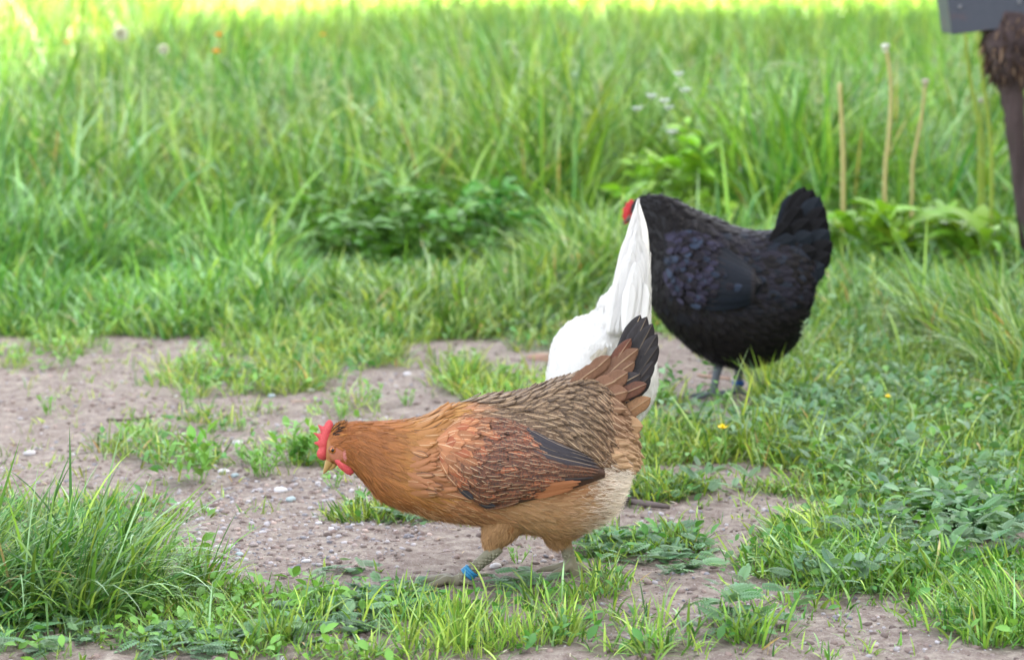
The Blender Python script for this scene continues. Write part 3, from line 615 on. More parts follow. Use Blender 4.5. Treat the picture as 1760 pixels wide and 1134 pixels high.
TAN = lin(196, 182, 118, .75); YG = lin(160, 182, 66, .65)
stalk('shortest straight tan dandelion stalk above the black hen tail', [(1443, 143), (1446, 200), (1449, 283)], 8.1, .0074, TAN, None)
stalk('tallest curved tan dandelion stalk with a white tip', [(1522, 80), (1531, 140), (1529, 220), (1521, 300)], 8.0, .0066, TAN, lin(215, 215, 200))
stalk('leaning tan dandelion stalk between the tallest one and the post', [(1591, 140), (1584, 200), (1573, 260), (1568, 300)], 8.1, .0060, TAN, lin(190, 175, 160))
stalk('left of the yellow green stalks beside the rough post', [(1657, 50), (1668, 140), (1684, 240)], 8.1, .0070, YG, None)
stalk('right of the yellow green stalks beside the rough post', [(1681, 45), (1690, 140), (1704, 270)], 8.0, .0070, YG, None)
stalk('short thin stalk between the yellow green stalks by the post', [(1686, 172), (1688, 220), (1692, 260)], 8.05, .0035, YG*.9, lin(170, 150, 160))
def seedhead(label, pts, Yd, col, n=46, sl=.014, hang=.3, frac=.5):
    Pq = [P(a, b, Yd) for a, b in pts]; Pq.append(np.array([Pq[-1][0], Yd, 0])); Pq = spl(np.array(Pq)[::-1], 24); o = root('grass_seed_head', label, 'grass seed head', Pq[0], 'grass seed heads')
    A = Acc(); tube(A, Pq, .0010, col*.8, 5); A.build('stem', M_LEAF, o)
    A = Acc(); q = Pq[int(24*(1-frac)):]; t = rng.random(n)*(len(q)-1.01); i = t.astype(int); f = (t-i)[:, None]; pos = q[i]*(1-f)+q[i+1]*f
    inst(A, LN, pos, rotm(rng.uniform(0, 6.28, n), rng.uniform(.4, 1.3, n)-hang, rng.normal(0, .5, n)), sl*rng.uniform(.6, 1.2, n), leaf_cols(n, col)); A.build('spikelets', M_LEAF, o)
SP = lin(170, 195, 115, .85)
seedhead('upright pale grass seed head right of the black hen', [(1498, 440), (1502, 500), (1508, 560), (1512, 620)], 6.4, SP, 40, .02, 0, .35)
seedhead('bent blue grey grass seed head below the black hen tail', [(1383, 556), (1379, 590), (1384, 640)], 5.7, lin(150, 175, 130, .8), 30, .015, 0, .5)
seedhead('drooping silvery grass seed head above the black hen', [(1395, 128), (1360, 108), (1310, 120), (1250, 150), (1190, 180)], 8.6, lin(175, 200, 150, .8), 50, .028, .7, .4)
seedhead('drooping silvery seed head in the upper middle grass', [(900, 135), (885, 85), (872, 75), (858, 140)], 9, lin(165, 190, 150, .8), 50, .03, .9, .5)
seedhead('pale seed head beside the upper middle one', [(995, 120), (985, 150), (975, 190)], 9, lin(165, 195, 165, .8), 30, .025, .2, .4)
seedhead('long diagonal seed head over the silverweed at right', [(1480, 665), (1530, 720), (1580, 780)], 5.1, SP, 40, .012, .2, .5)

# a loose scatter of seeding panicles through the far meadow
A = Acc(); n = 520; x, y = sample(n, 8.5, 13, .4); hh = rng.uniform(.36, .58, n)
for i in range(n):
    b = np.array([x[i], y[i], 0.]); t = b+np.array([rng.normal(0, .05), rng.normal(0, .05), hh[i]]); q = spl(np.array([b, (b+t)/2, t]), 5)
    c = lin(165, 185, 125, .8)*rng.uniform(.8, 1.15); tube(A, q, .0012, c*.8, 4)
    m = 12; pos = t-(t-b)*rng.random((m, 1))*.28; inst(A, LN, pos, rotm(rng.uniform(0, 6.28, m), rng.uniform(-.2, 1.2, m), rng.normal(0, .4, m)), rng.uniform(.015, .035, m), leaf_cols(m, c))
o = A.build('seeding_grass', M_GRASS); tag(o, 'thin seeding stems rising through the far meadow grass', 'grass', kind='stuff')

# ------------------------------------------------------------------ rough post carrying a metal panel at the upper right
pb = P(1785, 470, 7.6); pr = root('panel_post', 'rough forked wooden post carrying a dark grey metal panel at the upper right', 'post', (pb[0], 7.6, float(H(pb[0], 7.6))))
A = Acc(); cen = [(1738, 20, 36), (1734, 70, 44), (1735, 110, 37), (1739, 160, 20), (1746, 230, 17), (1757, 320, 16), (1770, 410, 16), (1780, 470, 18), (1790, 530, 24)]
pts = spl(np.array([P(a, b, 7.6) for a, b, r in cen]), 60); rr = np.interp(np.linspace(0, 8, 60), range(9), [c[2]*7.6/F for c in cen])
tube(A, pts, rr, lin(92, 76, 76, .55), 40, wob=.05)
vv = np.concatenate(A.V); nn_ = (fbm(vv[:, 0]*90, vv[:, 2]*9, 14, 3)-.5)*.016; A.V = [vv+np.stack([nn_, nn_, 0*nn_], -1)]; A.C = [lin(92, 76, 76, .55)*(.55+.9*fbm(vv[:, 0]*110, vv[:, 2]*10, 15, 3))[:, None]]; A.X = [np.zeros((len(vv), 3))]; A.U = [np.zeros((len(vv), 2))]; A.build('timber', M_WOOD, pr)
A = Acc(); n = 420; i = rng.integers(0, 19, n); a = rng.uniform(0, 6.28, n)                  # frayed bark fibres round the fork
pos = pts[i]+np.stack([np.cos(a), np.sin(a), 0*a], -1)*rr[i][:, None]*.97
c = .55*np.array([lin(105, 78, 60), lin(75, 55, 45), lin(165, 135, 110)])[rng.integers(0, 3, n)]
inst(A, leaf_t(1, .22, 3, .2, .35), pos, rotm(a+rng.normal(0, .9, n), rng.uniform(-1.5, -.8, n), rng.normal(0, .5, n)), rng.uniform(.015, .045, n), c); A.build('bark', M_WOOD, pr)
bm = bmesh.new(); t_ = .02
ring = [P(1628, -2, 7.55), P(1637, 60, 7.55), P(1765, 44, 7.55), P(1905, 26, 7.55), P(1890, -190, 7.55), P(1600, -190, 7.55)]
f = [bm.verts.new(Vector(p)-Vector(pr['_o'])) for p in ring]; g = [bm.verts.new(v.co+Vector((0, .19, .0))) for v in f]
bm.faces.new(f); bm.faces.new(g[::-1])
for i in range(6): bm.faces.new((f[i], g[i], g[(i+1) % 6], f[(i+1) % 6]))
bmesh.ops.bevel(bm, geom=bm.edges[:], offset=.003, segments=2, affect='EDGES'); bmesh.ops.recalc_face_normals(bm, faces=bm.faces)
me = bpy.data.meshes.new('panel'); bm.to_mesh(me); bm.free()
m_, t_, b_ = newmat('grey_sheet_metal'); n1 = noise(t_, 9, 5); n2 = noise(t_, 60, 4)
rust = mathn(t_, 'MULTIPLY', mathn(t_, 'SUBTRACT', n1.outputs[0], .60), 7, True)
t_.links.new(mix(t_, rust, mix(t_, n2.outputs[0], lin(82, 90, 108, .42), lin(104, 108, 122, .42)), lin(110, 70, 66)), b_.inputs['Base Color']); b_.inputs['Roughness'].default_value = .55; b_.inputs['Metallic'].default_value = .2
bump(t_, b_, n2.outputs[0], .2, .001); me.materials.append(m_); o = bpy.data.objects.new('panel', me); COL.objects.link(o); o.parent = pr
for k_, (a, b) in enumerate(((1650, 12), (1752, 4))): A = Acc(); tube(A, [P(a, b, 7.552), P(a, b, 7.543)], [.005, .004], lin(150, 150, 155), 10); A.build('rivet', M_WOOD, pr)

# ------------------------------------------------------------------ unseen building added right of the frame to cast shade over the yard
br = root('shade_barn', 'unseen long whitewashed building added right of the yard to shade it', 'shade_barn', (9, 4, 0)); 
BX0, BX1, BY0, BY1, EZ, RZ = 6.2, 12.2, -8., 23., 5.6, 8.8
A = Acc(); z0 = -.3
Vb = [(BX0, BY0, z0), (BX1, BY0, z0), (BX1, BY1, z0), (BX0, BY1, z0), (BX0, BY0, EZ), (BX1, BY0, EZ), (BX1, BY1, EZ), (BX0, BY1, EZ), ((BX0+BX1)/2, BY0, RZ-.1), ((BX0+BX1)/2, BY1, RZ-.1)]
A.add(Vb, [[0, 1, 5, 4], [1, 2, 6, 5], [2, 3, 7, 6], [3, 0, 4, 7]], lin(225, 220, 205), T=[[4, 5, 8], [6, 7, 9]]); 
M_WALL = attrmat('limewash', .9, 6, .3, .01, .2, .1); A.build('wall', M_WALL, br, smooth=False)  # pale wall of the added building, meant to bounce light into the yard
A = Acc(); xm = (BX0+BX1)/2; sl_ = (RZ-EZ)/(xm-BX0)
for s in (-1, 1):
    xo = xm+s*((xm-BX0)+.5); zo = RZ-sl_*((xm-BX0)+.5)
    A.add([(xm, BY0-.4, RZ), (xo, BY0-.4, zo), (xo, BY1+.4, zo), (xm, BY1+.4, RZ), (xm, BY0-.4, RZ+.12), (xo, BY0-.4, zo+.12), (xo, BY1+.4, zo+.12), (xm, BY1+.4, RZ+.12)],
          [[0, 1, 2, 3], [7, 6, 5, 4], [0, 4, 5, 1], [1, 5, 6, 2], [2, 6, 7, 3]], lin(150, 90, 70))
A.build('roof', attrmat('clay_tiles', .85, 14, .8, .03), br, smooth=False)
for y_ in (-2, 3.5, 12):
    A = Acc(); A.add([(BX0-.03, y_, 1.3), (BX0-.03, y_+1, 1.3), (BX0-.03, y_+1, 2.2), (BX0-.03, y_, 2.2), (BX0+.01, y_, 1.3), (BX0+.01, y_+1, 1.3), (BX0+.01, y_+1, 2.2), (BX0+.01, y_, 2.2)], [[0, 3, 2, 1], [0, 1, 5, 4], [1, 2, 6, 5], [2, 3, 7, 6], [3, 0, 4, 7]], lin(60, 70, 75)); A.build('window', M_PETAL, br, smooth=False)
A = Acc(); A.add([(BX0-.05, 7, -.1), (BX0-.05, 9.6, -.1), (BX0-.05, 9.6, 2.8), (BX0-.05, 7, 2.8), (BX0+.01, 7, -.1), (BX0+.01, 9.6, -.1), (BX0+.01, 9.6, 2.8), (BX0+.01, 7, 2.8)], [[0, 3, 2, 1], [0, 1, 5, 4], [1, 2, 6, 5], [2, 3, 7, 6], [3, 0, 4, 7]], lin(120, 85, 60)); A.build('door', M_WOOD, br, smooth=False)

#HENS
# ------------------------------------------------------------------ hens: lofted bodies, every region clothed with modelled feathers
def crs(a, n): return spl(np.asarray(a, float), n)
def grid_normals(S, wrap=True):
    St = np.gradient(S, axis=0)
    if wrap: E = np.concatenate([S[:, -1:], S, S[:, :1]], 1); Sh = (E[:, 2:]-E[:, :-2])/2
    else: Sh = np.gradient(S, axis=1)
    Nn = unit(np.cross(Sh, St)); return St, Sh, Nn
class Surf:
    def __init__(s, S, wrap=True, flip=False):
        s.S = S; s.wrap = wrap; s.St, s.Sh, s.N = grid_normals(S, wrap); s.T, s.K = S.shape[:2]
        if flip: s.N = -s.N
        s.N = unit(s.N)
    def at(s, G_, t, h):
        t = np.clip(t, 0, 1)*(s.T-1); i = np.minimum(t.astype(int), s.T-2); f = (t-i)[..., None]
        if s.wrap:
            h = np.mod(h, 1)*s.K; j = h.astype(int) % s.K; g = (h-np.floor(h))[..., None]; j2 = (j+1) % s.K
        else:
            h = np.clip(h, 0, 1)*(s.K-1); j = np.minimum(h.astype(int), s.K-2); g = (h-j)[..., None]; j2 = j+1
        return (G_[i, j]*(1-g)+G_[i, j2]*g)*(1-f)+(G_[i+1, j]*(1-g)+G_[i+1, j2]*g)*f
    def pt(s, t, h):
        p = s.at(s.S, t, h); ex = np.clip(t-1, 0, None)[..., None]; return p+s.at(s.St, t, h)*ex*(s.T-1)
    def rows(s, st, sc_, t0=0., t1=1., h0=0., h1=1., jit=.35):
        """staggered rows of roots about st apart along the body and sc_ across"""
        L_ = np.linalg.norm(np.diff(s.S.mean(1), axis=0), axis=1).sum() if s.wrap else np.linalg.norm(np.diff(s.S, axis=0), axis=2).sum(0).mean()
        n = max(int(L_*(t1-t0)/st), 2); tt, hh = [], []
        for k, t in enumerate(np.linspace(t0, t1, n)):
            i = int(round(min(t, 1)*(s.T-1))); ring = s.S[i]; seg = np.linalg.norm(np.diff(np.concatenate([ring, ring[:1]]) if s.wrap else ring, axis=0), axis=1)
            cum = np.concatenate([[0], np.cumsum(seg)]); cum_n = cum/cum[-1]; m = max(int(cum[-1]*(h1-h0)/sc_), 3)
            q = (np.arange(m)+.5*(k % 2))/m+rng.normal(0, jit/m, m)
            par = np.interp(np.mod(q, 1) if s.wrap else np.clip(q, 0, 1), cum_n, np.linspace(0, 1, len(cum_n)))
            par = h0+(h1-h0)*par
            tt.append(t+rng.normal(0, jit/n*(t1-t0), m)); hh.append(par)
        return np.clip(np.concatenate(tt), 0, 1), np.concatenate(hh)
UU = np.array([-1, -.55, 0, .55, 1]); VV = np.linspace(0, 1, 7)
WP = np.interp(VV, [0, .15, .5, .78, .93, 1], [.35, .75, 1, .95, .62, .12])
WPS = np.interp(VV, [0, .15, .5, .78, .93, 1], [.35, .8, 1, .7, .35, .03])        # pointed hackle
def feathers(A, s, t, h, phi, Ln, Wd, lift, col, fx, prof=WP, conf=.75, root=.0005, cup=.35):
    n = len(t); S0 = s.pt(t, h); St = s.at(s.St, t, h)*(s.T-1); Sh = s.at(s.Sh, t, h)*(s.K if s.wrap else s.K-1); Nn = unit(s.at(s.N, t, h))
    e1 = unit(St); e2 = unit(np.cross(Nn, e1)); D = np.cos(phi)[:, None]*e1+np.sin(phi)[:, None]*e2; C = -np.sin(phi)[:, None]*e1+np.cos(phi)[:, None]*e2
    jag = 1+rng.normal(0, .08, (n, 7, 5))
    off = D[:, None, None]*(Ln[:, None, None]*VV[None, :, None])[..., None]+C[:, None, None]*(Wd[:, None, None]*.5*prof[None, :, None]*UU[None, None, :]*jag)[..., None]
    g11 = (St*St).sum(-1); g12 = (St*Sh).sum(-1); g22 = (Sh*Sh).sum(-1); g22 = np.maximum(g22, .0006); det = np.maximum(g11*g22-g12**2, 1e-9)
    a = (off*St[:, None, None]).sum(-1); b = (off*Sh[:, None, None]).sum(-1)
    dt = (a*g22[:, None, None]-b*g12[:, None, None])/det[:, None, None]; dh = (b*g11[:, None, None]-a*g12[:, None, None])/det[:, None, None]
    tt = t[:, None, None]+dt; hh = h[:, None, None]+dh
    Pc = s.pt(tt, hh); Nc = unit(s.at(s.N, tt, hh)); Pl = S0[:, None, None]+off
    lf = root+lift[:, None, None]*(VV[None, :, None]**1.3)*(1-cup*UU[None, None, :]**2)
    Vx = Pc*conf+Pl*(1-conf)+Nc*lf[..., None]
    i = np.arange(35).reshape(7, 5); q = np.stack([i[:-1, :-1], i[:-1, 1:], i[1:, 1:], i[1:, :-1]], -1).reshape(-1, 4)
    Q = (q[None]+(np.arange(n)*35)[:, None, None]).reshape(-1, 4)
    uv = np.broadcast_to(np.stack(np.meshgrid(UU, VV), -1)[None], (n, 7, 5, 2)).reshape(-1, 2).copy()
    rnd = rng.random(n)*3; uv = uv
    A.add(Vx.reshape(-1, 3), Q, np.repeat(col, 35, 0), np.repeat(fx, 35, 0), uv)
def strands(A, s, t, h, Ln, wd, tilt, col, phi=0.0, phs=.5):
    """fine down: thin curved hairs standing off the surface"""
    n = len(t); S0 = s.pt(t, h); e1 = unit(s.at(s.St, t, h)); Nn = unit(s.at(s.N, t, h)); e2 = unit(np.cross(Nn, e1)); ph = phi+rng.normal(0, phs, n)
    D = np.cos(ph)[:, None]*e1+np.sin(ph)[:, None]*e2; C = unit(np.cross(D, Nn)+rng.normal(0, .5, (n, 3))); v = np.linspace(0, 1, 4)
    hgt = np.sin(tilt)[:, None]*(v-.35*v*v)[None]
    Pn = S0[:, None]+D[:, None]*(Ln[:, None]*v*np.cos(tilt)[:, None])[..., None]+Nn[:, None]*(Ln[:, None]*hgt)[..., None]+np.array([0, 0, -1])*(Ln[:, None]*.15*v[None]**2)[..., None]
    w_ = (wd[:, None]*np.array([1, .9, .6, .08]))[..., None]*.5; V = np.stack([Pn-C[:, None]*w_, Pn+C[:, None]*w_], 2)
    b = (np.arange(n)*8)[:, None]; k = np.arange(3)*2; Q = np.stack([b+k, b+k+1, b+k+3, b+k+2], -1).reshape(-1, 4)
    A.add(V.reshape(-1, 3), Q, np.repeat(col, 8, 0))
def loft(sec, yd, nt=90, nk=64, ex=2.1, low=.12):
    """sec rows: top px,py, bottom px,py, half width, y shift. Returns the surface and closed mesh arrays"""
    a = np.array([np.concatenate([P(r[0], r[1], yd), P(r[2], r[3], yd), [r[4], r[5]]]) for r in sec]); a = crs(a, nt)
    th = np.linspace(0, 2*math.pi, nk, endpoint=False); c = np.cos(th); s_ = np.sin(th)
    pc = np.sign(c)*np.abs(c)**(2/ex); ps = np.sign(s_)*np.abs(s_)**(2/ex)*(1-low*c)
    top, bot = a[:, :3], a[:, 3:6]; cen = (top+bot)/2; hv = (top-bot)/2
    S = cen[:, None]+hv[:, None]*pc[None, :, None]
    S[..., 1] += a[:, 7][:, None]-a[:, 6][:, None]*ps[None]
    return S
def closed(S):
    T_, K = S.shape[:2]; i = np.arange(T_*K).reshape(T_, K); Q = np.stack([i[:-1], i[1:], np.roll(i, -1, 1)[1:], np.roll(i, -1, 1)[:-1]], -1).reshape(-1, 4)
    V = np.concatenate([S.reshape(-1, 3), S[:1].mean(1), S[-1:].mean(1)]); n = T_*K
    T = [[n, i[0][k], i[0][(k+1) % K]] for k in range(K)]+[[n+1, i[-1][(k+1) % K], i[-1][k]] for k in range(K)]
    return V, Q, T
def voxel_body(name, parts, vox, mat, parent, colf):
    """closed pieces grown together into one continuous skin"""
    A = Acc()
    for V, Q, T in parts: A.add(V, Q, T=T)
    o = A.build('tmp_'+name, mat, parent); m = o.modifiers.new('r', 'REMESH'); m.mode = 'VOXEL'; m.voxel_size = vox; m.use_smooth_shade = True
    s2 = o.modifiers.new('s', 'SMOOTH'); s2.iterations = 3; s2.factor = .5
    bpy.context.view_layer.update(); dg = bpy.context.evaluated_depsgraph_get(); ev = o.evaluated_get(dg); me = ev.to_mesh()
    V = np.zeros(len(me.vertices)*3, np.float32); me.vertices.foreach_get('co', V); V = V.reshape(-1, 3)+np.array(parent['_o'])
    Fq = [list(p.vertices) for p in me.polygons]; ev.to_mesh_clear(); bpy.data.objects.remove(o)
    q = [f for f in Fq if len(f) == 4]; t = [f for f in Fq if len(f) == 3]
    return mk(name, V, [np.array(q)]+([np.array(t)] if t else []), mat, parent, colf(V))
def tubeparts(pts, rad, n=24, k=14):
    A = Acc(); q = spl(pts, n); r = np.interp(np.linspace(0, 1, n), np.linspace(0, 1, len(rad)), rad); tube(A, q, r, (0, 0, 0), k)
    return np.concatenate(A.V), A.Q[0], A.T[0]
def foot(ankle, heading, scale=1., spread=(.0, .62, -.58, 2.85), gz=None):
    """three toes forward, one back, each with two bends and a claw"""
    out = []; gz = float(H(ankle[0], ankle[1])) if gz is None else gz
    for a, L_ in zip(spread, (.052, .042, .042, .022)):
        an = heading+a; d = np.array([math.cos(an), math.sin(an), 0]); L_ = L_*scale; g = lambda p, z: np.array([p[0], p[1], gz+z])
        pts = [ankle, g(ankle+d*L_*.30, .011), g(ankle+d*L_*.62, .0085), g(ankle+d*L_, .006), g(ankle+d*(L_+.011), .001)]
        out.append(tubeparts(pts, [.0072*scale, .0062*scale, .0056*scale, .0042*scale, .0011], 22, 10))
    return out
def solid_outline(name, pxs, yd, th, mat, parent, col, bev=.0015, lean=0):
    """a flat fleshy or feathered outline given real thickness"""
    bm = bmesh.new(); o_ = Vector(parent['_o']); f = [bm.verts.new(Vector(P(a, b, yd-th/2))-o_) for a, b in pxs]
    fc = bm.faces.new(f); r = bmesh.ops.extrude_face_region(bm, geom=[fc]); vs = [e for e in r['geom'] if isinstance(e, bmesh.types.BMVert)]; bmesh.ops.translate(bm, verts=vs, vec=(0, th, 0))
    bmesh.ops.recalc_face_normals(bm, faces=bm.faces); bmesh.ops.bevel(bm, geom=bm.edges[:], offset=bev, segments=2, affect='EDGES', clamp_overlap=True); bmesh.ops.triangulate(bm, faces=[f for f in bm.faces if len(f.verts) > 4])
    me = bpy.data.meshes.new(name); bm.to_mesh(me); bm.free(); me.materials.append(mat)
    at = me.attributes.new('Col', 'FLOAT_COLOR', 'POINT'); at.data.foreach_set('color', np.tile(np.append(col, 1), (len(me.vertices), 1)).astype(np.float32).ravel())
    for p in me.polygons: p.use_smooth = True
    o = bpy.data.objects.new(name, me); COL.objects.link(o); o.parent = parent; return o
def lump(name, c, r, mat, parent, col, seed=3, amp=.25):
    V, T = ico(3); n = fbm(V[:, 0]*2+seed, V[:, 1]*2+V[:, 2]*1.5+seed*2, seed, 2); V = V*(1-amp/2+amp*n)[:, None]*np.asarray(r)+np.asarray(c)
    return mk(name, V, T, mat, parent, np.broadcast_to(col, (len(V), 3)))
def quill(name, base, tip, wd, nrm, mat, parent, col, fx, bend=.06, prof=None, edge=None, droop=0.):
    """one big tail or flight feather: curved vane with a raised shaft, real thickness"""
    base, tip, nrm = (np.asarray(v, float) for v in (base, tip, nrm)); d = tip-base; L_ = np.linalg.norm(d); d = d/L_; side = unit(np.cross(nrm, d)); nrm = np.cross(d, side)
    v = 1-(1-np.linspace(0, 1, 18))**1.7; u = np.array([-1, -.8, -.4, -.08, 0, .08, .4, .8, 1])
    pr = np.interp(v, [0, .1, .4, .8], [.3, .55, .9, 1])*np.clip(1-(np.clip(v-.70, 0, 1)/.302)**2.3, .012, 1)**.72
    jag = 1+np.abs(np.sin(v*40+rng.uniform(0, 6)))*.03+rng.normal(0, .015, (18,))
    C = base+d*(L_*v)[:, None]+side*(L_*bend*np.sin(math.pi*v*.9))[:, None]-np.array([0, 0, 1])*(droop*L_*v*v)[:, None]
    W = C[:, None]+side*(wd*.5*pr[:, None]*u[None]*jag[:, None])[..., None]+d*((-.04*wd*np.abs(u)[None]**2)*np.ones((18, 1)))[..., None]*v[:, None, None]
    W = W+nrm*((-.05*wd*u[None]**2)+.0006*(np.abs(u)[None] < .05)+rng.normal(0, .0002, (18, 9)))[..., None]
    i = np.arange(18*9).reshape(18, 9); Q = np.stack([i[:-1, :-1], i[:-1, 1:], i[1:, 1:], i[1:, :-1]], -1).reshape(-1, 4)
    B = W-nrm*.0007; n = 18*9; rim = np.concatenate([i[:, 0], i[-1, 1:], i[::-1, -1][1:], i[0, ::-1][1:]]); E = np.stack([rim[:-1], rim[1:], rim[1:]+n, rim[:-1]+n], -1)
    V = np.concatenate([W.reshape(-1, 3), B.reshape(-1, 3)]); uv = np.stack(np.meshgrid(u, v), -1).reshape(-1, 2); uv = np.concatenate([uv, uv])
    cc = np.broadcast_to(np.asarray(col, float), (18, 9, 3)).copy()
    if edge is not None: cc[:, np.abs(u) > .7] = edge
    cc = cc.reshape(-1, 3); return mk(name, V, np.concatenate([Q, Q[:, ::-1]+n, E]), mat, parent, np.concatenate([cc, cc]), np.broadcast_to(np.array(fx)*np.array([.6, 1, 1]), (2*n, 3)), uv)
def lerpc(a, b, f): return np.asarray(a)*(1-f[:, None])+np.asarray(b)*f[:, None]
def sstep(x, a, b): f = np.clip((x-a)/(b-a), 0, 1); return f*f*(3-2*f)

# ------------------------------------------------------------------ the brown hen
YB = float(G(900, 1003)[1]); gB = np.array([G(900, 1003)[0], YB, 0]); px1 = YB/F
hen = root('brown_hen', 'golden brown hen bending forward in a stride with a blue ring on its leg', 'hen', gB)
sec = [(562, 757, 560, 786, .006, 0), (568, 744, 564, 794, .011, 0), (580, 733, 580, 797, .0165, 0), (600, 727, 606, 807, .021, 0), (628, 725, 630, 832, .026, 0), (665, 724, 650, 855, .034, 0), (705, 721, 680, 870, .046, 0),
       (745, 711, 714, 879, .060, 0), (785, 696, 750, 889, .071, 0), (835, 686, 801, 896, .081, 0), (890, 679, 861, 905, .086, 0), (940, 663, 918, 915, .087, 0), (985, 649, 962, 921, .081, 0), (1024, 646, 1008, 908, .069, 0), (1056, 672, 1048, 882, .054, 0), (1080, 722, 1066, 848, .036, 0), (1086, 765, 1074, 820, .015, 0)]
SB = loft(sec, YB, 110, 72); bodyS = Surf(SB)
if (bodyS.N[40, :, 2]*(SB[40, :, 2]-SB[40, :, 2].mean())).sum() < 0: bodyS.N = -bodyS.N
yn, yf = YB-.028, YB+.022
def thigh(pts, rad, y): return tubeparts([P(a, b, y) for a, b in pts], rad)
hockF, ankF = P(853, 944, yn), P(782, 1003, yn); hockR, ankR = P(972, 930, yf), P(991, 1006, yf)
thF = thigh([(880, 860), (862, 900), (850, 925), (846, 945)], [.042, .031, .019, .0095], yn+.004)
thR = thigh([(985, 850), (968, 895), (962, 920), (970, 938)], [.050, .036, .024, .011], yf)
shF = tubeparts([P(858, 938, yn), P(830, 962, yn), P(805, 986, yn), ankF+np.array([0, 0, .004])], [.0105, .0088, .0080, .0088]); shR = tubeparts([P(970, 930, yf), P(980, 962, yf), P(988, 990, yf), ankR], [.0105, .0090, .0085, .0090])
def colB(V):
    px, py = proj(V); c = np.broadcast_to(lin(176, 118, 72), V.shape).copy()
    c = lerpc(c, lin(205, 165, 125), sstep(px, 900, 1060)*sstep(py, 780, 860))
    f = sstep((((px-582)/15)**2+((py-778)/15)**2), 1.3, .8); c = c*(1-f[:, None])+lin(196, 122, 96)*f[:, None]
    low = sstep(py, 926, 948); c = c*(1-low[:, None])+lin(140, 134, 112)*low[:, None]
    return c
fF = foot(ankF, math.pi, 1.05, gz=float(H(ankF[0], ankF[1]))-.002); fR = foot(ankR, math.pi, 1.0)
body = voxel_body('body', [closed(SB), thF, thR, shF, shR]+fF+fR, .0021, M_SHANK, hen, colB)
# scutes of the shanks: overlapping rings low on each leg
# --- hackle, body, saddle feathers
t, h = bodyS.rows(.0052, .0070, .10, .985); pt_ = bodyS.pt(t, h); px, py = proj(pt_); n = len(t)
keep = (((px-578)/19)**2+((py-778)/19)**2 > 1) & (px > 566) & (t > .06); t, h, px, py = (v[keep] for v in (t, h, px, py)); n = len(t)
rel = .5-.5*np.cos(h*2*math.pi)                        # 0 back, 1 belly
j = rng.normal(0, 1, n)
gold, red, bre, buff, sad, pale = lin(194, 140, 72), lin(166, 104, 56), lin(186, 126, 84), lin(204, 162, 120), lin(132, 106, 80), lin(236, 212, 186)
neck = 1-sstep(px+ (py-770)*.25, 735, 790); c = lerpc(bre, red, 1-sstep(px, 640, 720))
c = np.where((neck > .5)[:, None], lerpc(red, gold, sstep(px, 640, 745)*sstep(rel, .95, .55)), c)
fr = sstep(rel, .62, .25)*sstep(px, 770, 840); c = c*(1-fr[:, None])+sad*fr[:, None]
fb = sstep(px, 800, 900)*sstep(rel, .55, .8); c = c*(1-fb[:, None])+buff*fb[:, None]
fl = sstep(px, 985, 1050)*sstep(py, 790, 830); c = c*(1-fl[:, None])+pale*fl[:, None]
c = c*(1+.13*np.clip(j, -2, 2))[:, None]
shf = .08+.5*fr+(rng.random(n) < .5)*.9*(1-.6*fb)*sstep(px, 690, 760)*(1-fl); shf = shf*np.where(neck > .5, .15, 1)
blk = (rng.random(n) < .34*sstep(px, 670, 700)*(neck > .3)*sstep(rel, .75, .4)); lac = .03+.30*fr+.75*blk
mot = .55*fr+.03
Ln = np.where(neck > .5, .032, .024)+.010*fr+.008*fb; Ln = Ln*np.clip(sstep(px, 560, 680)*.6+.4, 0, 1)*(1+.12*j); Wd = np.where(neck > .5, .0050, .0098)*np.clip(sstep(px, 560, 700)*.5+.5, 0, 1)
phi = rng.normal(0, .12, n)+np.where(rel > .5, 0, 0)
# feathers hang: turn them towards the ground on the flanks
e1 = unit(bodyS.at(bodyS.St, t, h)); e2 = unit(np.cross(unit(bodyS.at(bodyS.N, t, h)), e1)); dn = -e2[:, 2]
phi = phi+dn*(.22+.45*fr*sstep(px, 880, 960))
A = Acc(); B = Acc(); isn = neck > .4
fxv = np.stack([shf, lac, mot], -1)
for AA, sel, pr_, cf in ((A, isn, WPS, .93), (B, ~isn, WP*.5+WPS*.5, .92)):
    feathers(AA, bodyS, t[sel], h[sel], phi[sel], Ln[sel], Wd[sel], np.abs(rng.normal(.0010, .0007, sel.sum()))+.0004, c[sel], fxv[sel], pr_, cf)
A.build('hackle', M_FEA, hen); B.build('plumage', M_FEA, hen)
# saddle: a long cape hanging from the back over the folded wing
t, h = bodyS.rows(.0060, .0080, .50, .93); px, py = proj(bodyS.pt(t, h)); rel = .5-.5*np.cos(h*2*math.pi); y_edge = np.interp(px, [840, 880, 950, 1010, 1060, 1090], [690, 705, 735, 770, 790, 780])
k = (py < y_edge+4) & (rel < .55); t, h, px, py, rel = (v[k] for v in (t, h, px, py, rel)); n = len(t)
e1 = unit(bodyS.at(bodyS.St, t, h)); e2 = unit(np.cross(unit(bodyS.at(bodyS.N, t, h)), e1)); dn = -e2[:, 2]
cs = lerpc(lin(138, 112, 84), lin(165, 125, 92), sstep(px, 980, 1070))*(1+.16*rng.normal(0, 1, n))[:, None]
A = Acc(); feathers(A, bodyS, t, h, dn*(.15+.75*sstep(px, 860, 980))+rng.normal(0, .12, n), np.full(n, .030)*rng.uniform(.8, 1.2, n), np.full(n, .0105), .003+np.abs(rng.normal(.002, .001, n)), cs, np.stack([rng.uniform(.3, .85, n), np.full(n, .5), np.full(n, .55)], -1), WPS*.55+WP*.45, .8, .003)
A.build('saddle_feathers', M_FEA, hen)
